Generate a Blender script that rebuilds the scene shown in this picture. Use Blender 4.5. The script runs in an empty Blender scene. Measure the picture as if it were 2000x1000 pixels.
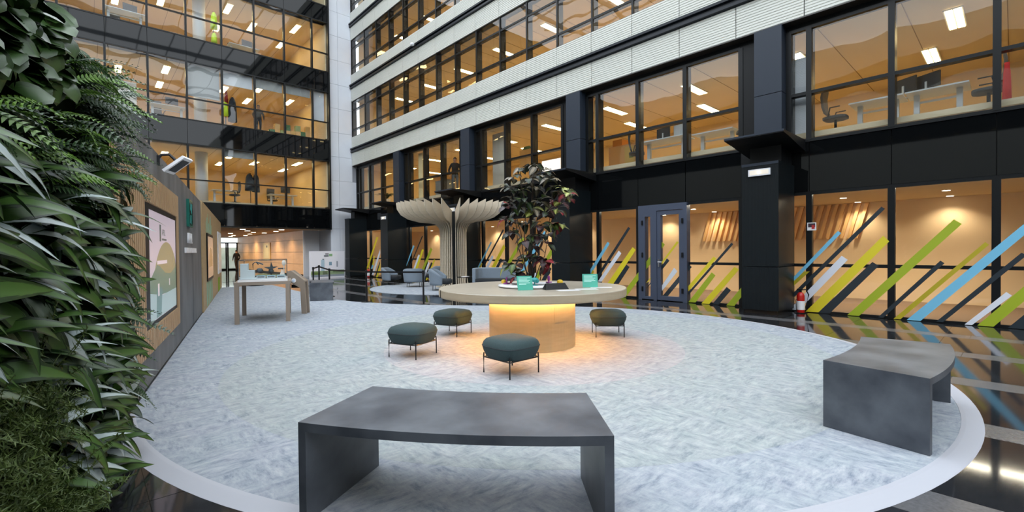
import bpy, math, random
from mathutils import Vector, Matrix
random.seed(11)
sc = bpy.context.scene
C = sc.collection
PI = math.pi
R = math.radians

# ------------------------------------------------------------------ camera
F_PX, PITCH, ROLL, YAW, CAM_H = 902.4, R(-0.73), R(-0.52), R(42.63), 1.5
def cam_dir(x, y, f):
    c, s = math.cos(ROLL), math.sin(ROLL); x, y = c*x - s*y, s*x + c*y
    c, s = math.cos(PITCH), math.sin(PITCH); Y, Z = c*f - s*y, s*f + c*y
    c, s = math.cos(YAW), math.sin(YAW)
    return Vector((c*x + s*Y, -s*x + c*Y, Z))
cam = bpy.data.cameras.new('camera'); cam_o = bpy.data.objects.new('camera', cam); C.objects.link(cam_o)
cam.sensor_width = 36.0; cam.lens = F_PX/2000*36.0; cam.clip_start = 0.05; cam.clip_end = 300
rt, up, fw = cam_dir(1, 0, 0), cam_dir(0, 1, 0), cam_dir(0, 0, 1)
m = Matrix.Identity(4)
for i in range(3):
    m[i][0], m[i][1], m[i][2] = rt[i], up[i], -fw[i]
m.translation = Vector((0, 0, CAM_H)); cam_o.matrix_world = m
sc.camera = cam_o

# ------------------------------------------------------------------ sky, exposure
w = bpy.data.worlds.new('overcast_sky'); sc.world = w; w.use_nodes = True
bg = w.node_tree.nodes['Background']
bg.inputs[0].default_value = (0.87, 0.935, 1.0, 1); bg.inputs[1].default_value = 4.0
sc.view_settings.view_transform = 'Standard'; sc.view_settings.look = 'None'
sc.view_settings.exposure = 0.0; sc.view_settings.gamma = 1.0; sc.view_settings.use_curve_mapping = False
sc.cycles.use_denoising = True; sc.cycles.max_bounces = 9; sc.cycles.diffuse_bounces = 5
sc.cycles.glossy_bounces = 4; sc.cycles.transparent_max_bounces = 14; sc.cycles.caustics_reflective = False
sc.cycles.sample_clamp_indirect = 6.0

# ------------------------------------------------------------------ materials
def lin(v):
    v /= 255.0
    return v/12.92 if v <= 0.04045 else ((v+0.055)/1.055)**2.4
def rgb(r, g, b): return (lin(r), lin(g), lin(b), 1)
MATS = {}
def mat(name, col, rough=0.5, metal=0.0, spec=0.5, col2=None, nscale=4.0, stretch=(1, 1, 1), bump=0.0, bscale=60.0,
        emit=None, es=0.0, wave=None, ndetail=4.0, contrast=0.25):
    if name in MATS: return MATS[name]
    M = bpy.data.materials.new(name); M.use_nodes = True; nt = M.node_tree; N = nt.nodes; L = nt.links
    b = N['Principled BSDF']; b.inputs['Base Color'].default_value = col; b.inputs['Roughness'].default_value = rough
    b.inputs['Metallic'].default_value = metal; b.inputs['Specular IOR Level'].default_value = spec
    tc = N.new('ShaderNodeTexCoord'); mp = N.new('ShaderNodeMapping'); mp.inputs['Scale'].default_value = stretch
    L.new(tc.outputs['Object'], mp.inputs['Vector'])
    if col2 is not None:
        n = N.new('ShaderNodeTexNoise'); n.inputs['Scale'].default_value = nscale; n.inputs['Detail'].default_value = ndetail
        L.new(mp.outputs[0], n.inputs['Vector'])
        cr = N.new('ShaderNodeValToRGB'); cr.color_ramp.elements[0].position = 0.5-contrast; cr.color_ramp.elements[1].position = 0.5+contrast
        cr.color_ramp.elements[0].color = col; cr.color_ramp.elements[1].color = col2
        L.new(n.outputs['Fac'], cr.inputs[0]); L.new(cr.outputs[0], b.inputs['Base Color'])
    if bump or wave:
        bn = N.new('ShaderNodeBump'); bn.inputs['Strength'].default_value = bump or 0.4
        if wave:
            wv = N.new('ShaderNodeTexWave'); wv.bands_direction = wave[0]; wv.inputs['Scale'].default_value = wave[1]
            L.new(tc.outputs['Object'], wv.inputs['Vector']); L.new(wv.outputs['Fac'], bn.inputs['Height'])
            bn.inputs['Distance'].default_value = wave[2]
        else:
            n2 = N.new('ShaderNodeTexNoise'); n2.inputs['Scale'].default_value = bscale
            L.new(mp.outputs[0], n2.inputs['Vector']); L.new(n2.outputs['Fac'], bn.inputs['Height'])
            bn.inputs['Distance'].default_value = 0.01
        L.new(bn.outputs[0], b.inputs['Normal'])
    if emit is not None:
        b.inputs['Emission Color'].default_value = emit; b.inputs['Emission Strength'].default_value = es
    MATS[name] = M
    return M
def glass_mat(name, tint=(0.93, 0.95, 0.95, 1), ior=1.5, rough=0.0, wob=0.0):
    if name in MATS: return MATS[name]
    M = bpy.data.materials.new(name); M.use_nodes = True; nt = M.node_tree; N = nt.nodes; L = nt.links
    N.remove(N['Principled BSDF']); out = N['Material Output']
    t = N.new('ShaderNodeBsdfTransparent'); t.inputs[0].default_value = tint
    g = N.new('ShaderNodeBsdfGlossy'); g.inputs['Roughness'].default_value = rough
    fr = N.new('ShaderNodeFresnel'); fr.inputs[0].default_value = ior
    ge = N.new('ShaderNodeNewGeometry'); iv = N.new('ShaderNodeMath'); iv.operation = 'SUBTRACT'; iv.inputs[0].default_value = 1.0; L.new(ge.outputs['Backfacing'], iv.inputs[1])
    fm = N.new('ShaderNodeMath'); fm.operation = 'MULTIPLY'; L.new(fr.outputs[0], fm.inputs[0]); L.new(iv.outputs[0], fm.inputs[1])
    mx = N.new('ShaderNodeMixShader'); L.new(fm.outputs[0], mx.inputs[0]); L.new(t.outputs[0], mx.inputs[1]); L.new(g.outputs[0], mx.inputs[2])
    if wob:
        tc = N.new('ShaderNodeTexCoord'); n = N.new('ShaderNodeTexNoise'); n.inputs['Scale'].default_value = 0.7; n.inputs['Detail'].default_value = 1
        bn = N.new('ShaderNodeBump'); bn.inputs['Strength'].default_value = wob; bn.inputs['Distance'].default_value = 0.05
        L.new(tc.outputs['Object'], n.inputs['Vector']); L.new(n.outputs['Fac'], bn.inputs['Height']); L.new(bn.outputs[0], g.inputs['Normal'])
    L.new(mx.outputs[0], out.inputs['Surface']); MATS[name] = M
    return M
def carpet_mat(name, c1, c2, c3):
    M = bpy.data.materials.new(name); M.use_nodes = True; nt = M.node_tree; N = nt.nodes; L = nt.links
    b = N['Principled BSDF']; b.inputs['Roughness'].default_value = 0.95; b.inputs['Specular IOR Level'].default_value = 0.1
    tc = N.new('ShaderNodeTexCoord')
    def nz(scale, st, det=5.0):
        mp = N.new('ShaderNodeMapping'); mp.inputs['Scale'].default_value = st; mp.inputs['Rotation'].default_value = (0, 0, R(12))
        L.new(tc.outputs['Object'], mp.inputs[0])
        n = N.new('ShaderNodeTexNoise'); n.inputs['Scale'].default_value = scale; n.inputs['Detail'].default_value = det; n.inputs['Roughness'].default_value = 0.78
        L.new(mp.outputs[0], n.inputs['Vector']); return n
    a, d, k, e = nz(5.0, (1, 3.0, 1), 9.0), nz(5.0, (3.0, 1, 1), 9.0), nz(2.2, (1, 1, 1), 2), nz(2.0, (1, 1, 1), 6)
    def ramp(src, p0, p1, ca, cb):
        cr = N.new('ShaderNodeValToRGB'); cr.color_ramp.elements[0].position = p0; cr.color_ramp.elements[1].position = p1
        cr.color_ramp.elements[0].color = ca; cr.color_ramp.elements[1].color = cb; L.new(src, cr.inputs[0]); return cr
    kk = ramp(k.outputs['Fac'], 0.42, 0.58, (0, 0, 0, 1), (1, 1, 1, 1))
    mx = N.new('ShaderNodeMix'); mx.data_type = 'FLOAT'; L.new(kk.outputs[0], mx.inputs['Factor'])
    L.new(a.outputs['Fac'], mx.inputs[2]); L.new(d.outputs['Fac'], mx.inputs[3])
    cr = N.new('ShaderNodeValToRGB'); els = cr.color_ramp.elements
    els[0].position = 0.36; els[0].color = c1; els[1].position = 0.64; els[1].color = c3
    md = els.new(0.49); md.color = c2
    L.new(mx.outputs[0], cr.inputs[0])
    tint = ramp(e.outputs['Fac'], 0.35, 0.65, (0.94, 0.98, 0.96, 1), (1.0, 0.99, 1.0, 1))
    mc = N.new('ShaderNodeMix'); mc.data_type = 'RGBA'; mc.blend_type = 'MULTIPLY'; mc.inputs['Factor'].default_value = 1
    L.new(cr.outputs[0], mc.inputs[6]); L.new(tint.outputs[0], mc.inputs[7]); L.new(mc.outputs[2], b.inputs['Base Color'])
    f = nz(90, (1, 1, 1), 2); bn = N.new('ShaderNodeBump'); bn.inputs['Strength'].default_value = 0.35; bn.inputs['Distance'].default_value = 0.006
    L.new(f.outputs['Fac'], bn.inputs['Height']); L.new(bn.outputs[0], b.inputs['Normal'])
    return M

m_granite = mat('black_granite', (0.010, 0.011, 0.013, 1), 0.07, col2=(0.018, 0.019, 0.022, 1), nscale=30)
m_band = mat('grey_granite', (0.075, 0.075, 0.08, 1), 0.22, col2=(0.11, 0.11, 0.115, 1), nscale=40)
m_black = mat('black_metal', (0.006, 0.0065, 0.0075, 1), 0.4, spec=0.22)
m_frame = mat('black_frame', (0.006, 0.007, 0.008, 1), 0.35, spec=0.25)
m_spandrel = mat('black_spandrel_glass', (0.003, 0.0035, 0.004, 1), 0.03, spec=0.28, bump=0.12, bscale=0.6)
m_colup = mat('slate_metal', (0.022, 0.030, 0.045, 1), 0.45, spec=0.3)
m_collow = mat('ribbed_black_metal', (0.006, 0.009, 0.011, 1), 0.4, spec=0.22, wave=('Y', 18, 0.01), bump=0.5)
m_cream = mat('cream_cladding', rgb(210, 211, 203), 0.55, col2=rgb(204, 206, 199), nscale=0.8)
m_joint = mat('dark_joint', (0.02, 0.02, 0.02, 1), 0.8)
m_rail = mat('blue_black_rail', (0.010, 0.013, 0.019, 1), 0.4, spec=0.3)
m_grey = mat('light_grey_panel', rgb(214, 218, 225), 0.5, col2=rgb(206, 210, 218), nscale=1.2)
m_glass = glass_mat('window_glass', ior=1.55, wob=0.0)
m_glass2 = glass_mat('rippled_window_glass', ior=1.6, wob=0.25)
m_case = glass_mat('clear_case_glass', (0.97, 0.98, 0.98, 1), 1.35)
m_off_wall = mat('office_wall', rgb(226, 205, 168), 0.8)
m_off_ceil = mat('office_ceiling', rgb(232, 214, 180), 0.85, col2=rgb(226, 207, 172), nscale=1.0)
m_off_floor = mat('office_carpet', rgb(205, 186, 156), 0.9)
m_warm = (1.0, 0.66, 0.32, 1)
m_lamp = mat('warm_lamp', (1, 0.8, 0.6, 1), 0.5, emit=(1.0, 0.74, 0.34, 1), es=23)
m_lamp_g = mat('warm_led', (1, 0.85, 0.7, 1), 0.5, emit=(1.0, 0.90, 0.72, 1), es=55)
m_down = mat('downlight_glow', (1, 0.95, 0.85, 1), 0.5, emit=(1.0, 0.84, 0.62, 1), es=18)
m_tan = mat('tan_plaster', rgb(226, 196, 156), 0.6, col2=rgb(219, 187, 146), nscale=0.7)
m_slatw = mat('warm_timber', rgb(222, 176, 116), 0.5)
m_oak = mat('oak_slat', rgb(190, 160, 126), 0.5, col2=rgb(172, 140, 104), nscale=3, stretch=(6, 6, 0.6))
m_oakb = mat('dark_oak_backing', rgb(112, 80, 54), 0.7)
m_concrete = mat('dark_concrete', rgb(112, 114, 118), 0.55, col2=rgb(82, 84, 88), nscale=1.3, contrast=0.14, stretch=(1.5, 1, 0.6), bump=0.08, bscale=20)
m_bench = mat('concrete_resin', rgb(98, 103, 110), 0.42, col2=rgb(58, 62, 70), nscale=3.2, contrast=0.2, ndetail=7, bump=0.05, bscale=14)
m_beige = mat('beige_laminate', rgb(142, 129, 116), 0.5)
m_beige2 = mat('beige_wood_wall', rgb(178, 152, 112), 0.55, col2=rgb(166, 140, 100), nscale=2, stretch=(1, 1, 5))
m_tbl = mat('pale_oak_top', rgb(170, 162, 148), 0.35, col2=rgb(158, 149, 134), nscale=3, stretch=(1, 7, 1))
m_tblrim = mat('pale_oak_rim', rgb(178, 162, 138), 0.5, col2=rgb(164, 148, 124), nscale=3, stretch=(1, 1, 8))
m_ped = mat('pale_oak_pedestal', rgb(214, 190, 150), 0.5, col2=rgb(202, 176, 134), nscale=3, stretch=(1, 1, 7))
m_white = mat('white_lacquer', rgb(232, 232, 234), 0.3)
m_whitem = mat('white_matt', rgb(225, 226, 230), 0.6)
m_stool = mat('dark_green_wool', rgb(42, 58, 60), 0.9, col2=rgb(52, 70, 72), nscale=120, bump=0.2, bscale=200)
m_leg = mat('black_steel', (0.01, 0.01, 0.012, 1), 0.35, 0.3)
m_chair = mat('grey_blue_wool', rgb(126, 138, 150), 0.9, col2=rgb(114, 126, 138), nscale=60, bump=0.15, bscale=150)
m_seat = mat('charcoal_wool', rgb(38, 42, 46), 0.9)
m_fin = mat('taupe_fin', rgb(204, 192, 172), 0.6, col2=rgb(192, 180, 160), nscale=3, stretch=(1, 1, 6))
m_pass = mat('birch_panel', rgb(226, 178, 122), 0.5, col2=rgb(216, 166, 110), nscale=1.5, stretch=(1, 1, 4))
m_door = mat('slate_door_frame', rgb(62, 70, 88), 0.45)
m_trunk = mat('brown_bark', rgb(62, 48, 38), 0.9, col2=rgb(40, 32, 26), nscale=14, stretch=(1, 1, 0.2), bump=0.5)
VIN = {'blue': mat('vinyl_blue', rgb(112, 182, 214), 0.5), 'olive': mat('vinyl_olive', rgb(170, 156, 30), 0.5), 'dark': mat('vinyl_dark', rgb(26, 38, 46), 0.5),
       'white': mat('vinyl_white', rgb(214, 218, 228), 0.5), 'yellow': mat('vinyl_yellow', rgb(212, 196, 38), 0.5), 'green': mat('vinyl_green', rgb(152, 168, 34), 0.5)}

# ------------------------------------------------------------------ mesh helpers
class MB:
    def __init__(s): s.v = []; s.f = []; s.mi = []; s.cur = 0
    def add(s, vs, fs):
        o = len(s.v); s.v += [tuple(p) for p in vs]
        for f in fs: s.f.append(tuple(i+o for i in f)); s.mi.append(s.cur)
        return s
    def box(s, x0, x1, y0, y1, z0, z1):
        return s.add([(x0, y0, z0), (x1, y0, z0), (x1, y1, z0), (x0, y1, z0), (x0, y0, z1), (x1, y0, z1), (x1, y1, z1), (x0, y1, z1)],
                     [(0, 3, 2, 1), (4, 5, 6, 7), (0, 1, 5, 4), (1, 2, 6, 5), (2, 3, 7, 6), (3, 0, 4, 7)])
    def cbox(s, x, y, z, sx, sy, sz): return s.box(x-sx/2, x+sx/2, y-sy/2, y+sy/2, z-sz/2, z+sz/2)
    def prism(s, poly, z0, z1):
        n = len(poly); vs = [(x, y, z0) for x, y in poly] + [(x, y, z1) for x, y in poly]
        fs = [tuple(range(n-1, -1, -1)), tuple(range(n, 2*n))] + [(i, (i+1) % n, n+(i+1) % n, n+i) for i in range(n)]
        return s.add(vs, fs)
    def ext(s, poly, fn):        # poly of (a,b); fn(a,b,t) -> point for t 0/1
        n = len(poly); vs = [fn(a, b, 0) for a, b in poly] + [fn(a, b, 1) for a, b in poly]
        return s.add(vs, [tuple(range(n-1, -1, -1)), tuple(range(n, 2*n))] + [(i, (i+1) % n, n+(i+1) % n, n+i) for i in range(n)])
    def tube(s, pts, r, n=8, cap=True):
        pts = [Vector(p) for p in pts]; k = len(pts); rs = r if isinstance(r, (list, tuple)) else [r]*k
        vs = []; 
        for i, p in enumerate(pts):
            d = (pts[min(i+1, k-1)] - pts[max(i-1, 0)]).normalized()
            a = d.cross(Vector((0, 0, 1)))
            if a.length < 1e-3: a = Vector((1, 0, 0))
            a.normalize(); b = d.cross(a)
            for j in range(n):
                t = 2*PI*j/n; vs.append(p + a*math.cos(t)*rs[i] + b*math.sin(t)*rs[i])
        fs = [(i*n+j, i*n+(j+1) % n, (i+1)*n+(j+1) % n, (i+1)*n+j) for i in range(k-1) for j in range(n)]
        if cap: fs += [tuple(range(n-1, -1, -1)), tuple(range((k-1)*n, k*n))]
        return s.add(vs, fs)
    def lathe(s, prof, n=32, c=(0, 0), sq=None):
        vs = []
        for r, z in prof:
            for j in range(n):
                t = 2*PI*j/n; ct, st = math.cos(t), math.sin(t)
                if sq: q = (abs(ct)**sq + abs(st)**sq)**(-1/sq); ct *= q; st *= q
                vs.append((c[0]+r*ct, c[1]+r*st, z))
        k = len(prof)
        fs = [(i*n+j, i*n+(j+1) % n, (i+1)*n+(j+1) % n, (i+1)*n+j) for i in range(k-1) for j in range(n)]
        fs += [tuple(range(n-1, -1, -1)), tuple(range((k-1)*n, k*n))]
        return s.add(vs, fs)
    def ball(s, c, r, n=12, sc_=(1, 1, 1)):
        pr = [(max(1e-3, math.sin(PI*i/8))*r, -math.cos(PI*i/8)*r) for i in range(9)]
        o = len(s.v); s.lathe(pr, n)
        for i in range(o, len(s.v)):
            x, y, z = s.v[i]; s.v[i] = (c[0]+x*sc_[0], c[1]+y*sc_[1], c[2]+z*sc_[2])
        return s
    def mesh(s, name, mats, smooth=False):
        me = bpy.data.meshes.new(name); me.from_pydata(s.v, [], s.f)
        for mm in (mats if isinstance(mats, (list, tuple)) else [mats]): me.materials.append(mm)
        if any(s.mi): me.polygons.foreach_set('material_index', s.mi)
        if smooth: me.polygons.foreach_set('use_smooth', [True]*len(me.polygons))
        me.update(); return me
    def build(s, name, mats, parent=None, loc=(0, 0, 0), rz=0.0, smooth=False):
        return link(name, s.mesh(name, mats, smooth), parent, loc, rz)
def link(name, me, parent=None, loc=(0, 0, 0), rz=0.0, rot=None):
    o = bpy.data.objects.new(name, me); C.objects.link(o); o.location = loc
    o.rotation_euler = rot if rot is not None else (0, 0, rz)
    if parent is not None: o.parent = parent
    return o
def tag(o, label, cat, group=None, kind=None):
    o['label'] = label; o['category'] = cat
    if group: o['group'] = group
    if kind: o['kind'] = kind
    return o
def thing(name, label, cat, loc=(0, 0, 0), rz=0.0, group=None):
    o = link(name, None, None, loc, rz); o.empty_display_size = 0.1
    return tag(o, label, cat, group)
def struct(name, label, loc=(0, 0, 0)):
    o = link(name, None, None, loc); o['kind'] = 'structure'; o['label'] = label; o['category'] = name.split('_')[0]
    return o
def smesh(o, label):
    o['kind'] = 'structure'; o['label'] = label; o['category'] = o.name.split('_')[0]; return o
def copy_tree(o, parent=None):
    c = o.copy(); C.objects.link(c)
    if parent is not None: c.parent = parent
    for ch in list(KIDS.get(o.name, o.children)): copy_tree(ch, c)
    return c
KIDS = {}
def text(name, body, size, mt, parent, loc, rot, ext=0.004, align='LEFT'):
    cu = bpy.data.curves.new(name, 'FONT'); cu.body = body; cu.size = size; cu.extrude = ext; cu.align_x = align
    cu.materials.append(mt); tmp = bpy.data.objects.new(name, cu); C.objects.link(tmp)
    me = bpy.data.meshes.new_from_object(tmp.evaluated_get(bpy.context.evaluated_depsgraph_get())); bpy.data.objects.remove(tmp)
    return link(name, me, parent, loc, 0, rot)

# ------------------------------------------------------------------ floor
floor = MB().box(-16, 13, -20, 27.3, -0.2, -0.006).build('floor', m_granite); smesh(floor, 'polished black granite atrium floor with grey bands')
CX, CY = 5.17, 5.16                   # centre of the round carpet and table
tile_me, band_me = None, None
def off_carpet(x0, x1, y0, y1):
    far = max(math.hypot(x-CX, y-CY) for x in (x0, x1) for y in (y0, y1))
    return far > 4.75
pieces = []
for k in range(-2, 6):
    b0 = 3.40 + 1.765*(k-1)
    pieces.append((b0, b0+0.385, m_band if b0 > 3 else m_granite, 'band' if b0 > 3 else 'tile')); pieces.append((b0+0.385, b0+1.765, m_granite, 'tile'))
tm = {}
for (x0, x1, mt, nm) in pieces:
    x1c = min(x1, 12.28)
    if x1c - x0 < 0.1: continue
    wdt = round(x1c-x0, 3)
    for j in range(-1, 19):
        y0 = -0.9 + 1.38*j + (0.3 if nm == 'tile' else 0); y1 = y0+1.38
        if not off_carpet(x0, x1c, y0, y1): continue
        xm, ym = (x0+x1c)/2, (y0+y1)/2
        wall_x = (-0.96 + 0.22*ym)/0.9755
        if x1c < wall_x - 0.3 or ym > 26.6: continue
        if wall_x < xm < 5.2 and ym > 7.2: continue
        if ym > 22 and xm < 5: continue
        key = (wdt, nm)
        if key not in tm: tm[key] = MB().box(-wdt/2+0.003, wdt/2-0.003, -0.687, 0.687, -0.02, 0).mesh(nm, mt)
        link(nm, tm[key], floor, (xm, ym, 0))
pf = MB().box(-10, 20, 27.3, 52, -0.2, 0).build('floor_passage', m_granite); smesh(pf, 'polished dark floor of the passage under the offices')

# ------------------------------------------------------------------ carpet
carpet = thing('round_carpet', 'large pale grey mottled round carpet with a white edge', 'carpet', (0, 0, 0))
cm1 = carpet_mat('carpet_blue_grey', rgb(118, 127, 140), rgb(150, 156, 165), rgb(172, 175, 181))
cm2 = carpet_mat('carpet_sage_grey', rgb(122, 131, 138), rgb(151, 157, 160), rgb(171, 175, 176))
cm3 = carpet_mat('carpet_rose_grey', rgb(136, 136, 142), rgb(160, 159, 163), rgb(177, 176, 178))
def arc(r, a0, a1, n): return [(CX+r*math.cos(R(a0+(a1-a0)*i/n)), CY+r*math.sin(R(a0+(a1-a0)*i/n))) for i in range(n+1)]
def wallx(y): return (-0.96+0.22*y)/0.9755 + 0.01
pol = arc(4.90, 160, 392, 90) + [(8.55, 8.85), (7.7, 9.85), (6.9, 10.88), (6.29, 12.0), (5.78, 13.4), (5.68, 14.6), (5.8, 17), (6.0, 20), (6.2, 22.9), (wallx(22.9), 22.9), (wallx(15), 15)]
MB().prism(pol, 0.0, 0.014).build('carpet_field', cm1, carpet)
MB().prism(arc(4.2, 0, 360, 96)[:-1], 0.0141, 0.0146).build('sage_zone', cm2, carpet)
MB().prism(arc(2.27, 0, 360, 80)[:-1], 0.0147, 0.0152).build('centre_zone', cm3, carpet)
o_, i_ = arc(5.01, 160, 392, 96), arc(4.90, 160, 392, 96); i2_ = arc(4.87, 160, 392, 96); n_ = len(o_)
vs = [(x, y, 0.001) for x, y in o_] + [(x, y, 0.016) for x, y in i_] + [(x, y, 0.0165) for x, y in i2_] + [(x, y, 0.0) for x, y in i2_]
fs = [(r_*n_+i, r_*n_+i+1, (r_+1)*n_+i+1, (r_+1)*n_+i) for r_ in range(3) for i in range(n_-1)]
MB().add(vs, fs).build('border_ramp', mat('white_edge_ramp', rgb(166, 168, 176), 0.6), carpet)

# ------------------------------------------------------------------ generic facade pieces
def RB(mb, d0, d1, u0, u1, z0, z1, X): return mb.box(X+d0, X+d1, u0, u1, z0, z1)
def LB(mb, d0, d1, u0, u1, z0, z1, Y): return mb.box(u0, u1, Y+d0, Y+d1, z0, z1)
WN = [0]
def window(label, F, plane, us, z0, z1, trans, glass=m_glass, mw=0.08, md=(-0.05, 0.12), tw=0.05, ends=True, skip=()):
    WN[0] += 1; W = struct('window_%d' % WN[0], label)
    for a, b in zip(us[:-1], us[1:]):
        zs = [z0] + list(trans) + [z1]
        if any(abs(a-q) < 0.05 for q in skip): continue
        for c, d in zip(zs[:-1], zs[1:]):
            mb = MB(); F(mb, 0.0, 0.012, a+0.005, b-0.005, c+0.005, d-0.005, plane); mb.build('pane', glass, W)
    for u in us:
        mb = MB(); F(mb, md[0], md[1], u-mw/2, u+mw/2, z0, z1, plane); mb.build('mullion', m_frame, W)
    for t in trans:
        for a, b in zip(us[:-1], us[1:]):
            if any(abs(a-q) < 0.05 for q in skip): continue
            mb = MB(); F(mb, md[0]+0.01, md[1]*0.6, a+mw/2, b-mw/2, t-tw/2, t+tw/2, plane); mb.build('transom', m_frame, W)
    for t in (z0, z1):
        mb = MB(); F(mb, md[0]+0.01, md[1]*0.6, us[0], us[-1], t-tw/2, t+tw/2, plane); mb.build('frame_rail', m_frame, W)
    return W

# ---- right building
MOD = 1.4925
YJ = [3.22 + MOD*k for k in range(-4, 17)]
YJ[-1] = 27.36
wr = struct('wall_right', 'cream clad office facade above black ground floor')
ribm = {}
def rib_panel(wd, h):
    key = (round(wd, 3), round(h, 3))
    if key in ribm: return ribm[key]
    n = max(6, int(h/0.062)); pts = []
    for i in range(n):
        za, zb = h*i/n, h*(i+1)/n
        pts += [(0.0, za+0.004), (-0.014, za+0.014), (-0.014, zb-0.010), (0.0, zb)]
    pts = [(0.03, 0.0), (0.0, 0.0)] + pts[1:-1] + [(0.0, h), (0.03, h)]
    mb = MB(); mb.ext(pts[::-1], lambda a, b, t: (a, wd*t, b)); ribm[key] = mb.mesh('panel', m_cream); return ribm[key]
BANDS = [(6.72, 7.50, 7.78, 8.45), (10.62, 11.36, 11.62, 12.22), (14.32, 15.07, 15.32, 15.97), (18.1, 18.85, 19.1, 19.7)]
for (za, zb, zc, zd) in BANDS:
    for a, b in zip(YJ[:-1], YJ[1:]):
        link('panel', rib_panel(b-a-0.02, zb-za), wr, (12.0, a+0.01, za)); link('panel', rib_panel(b-a-0.02, zd-zc), wr, (12.0, a+0.01, zc))
    MB().box(12.035, 12.3, -10, 27.36, za, zd).build('backing_wall', m_joint, wr)
    # channel-shaped black rail
    pr = [(12.02, zb), (11.90, zb+0.02), (11.90, zb+0.09), (11.96, zb+0.11), (11.96, zc-0.11), (11.88, zc-0.09), (11.88, zc-0.02), (12.02, zc)]
    MB().ext(pr, lambda a, b, t: (a, -10+37.36*t, b)).build('rail', m_rail, wr)
MB().box(12.0, 12.42, -10, 27.36, 6.70, 6.72).build('soffit', mat('bronze_soffit', (0.03, 0.024, 0.02, 1), 0.35), wr)
MB().box(12.28, 12.5, -10, 27.36, 6.55, 6.70).build('head_frame', m_frame, wr)
for (z0, t1, t2, z1) in [(8.45, 8.90, 10.09, 10.62), (12.22, 12.68, 13.84, 14.32), (15.97, 16.45, 17.6, 18.1)]:
    window({8: 'lowest', 12: 'middle', 15: 'topmost'}[int(z0)] + ' ribbon window row between the cream cladding bands', RB, 12.06, YJ[2:], z0, z1, [t1, t2], m_glass2, mw=0.07, md=(-0.03, 0.26), tw=0.07)
BAYS = [5.97*i for i in range(5)]
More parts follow.
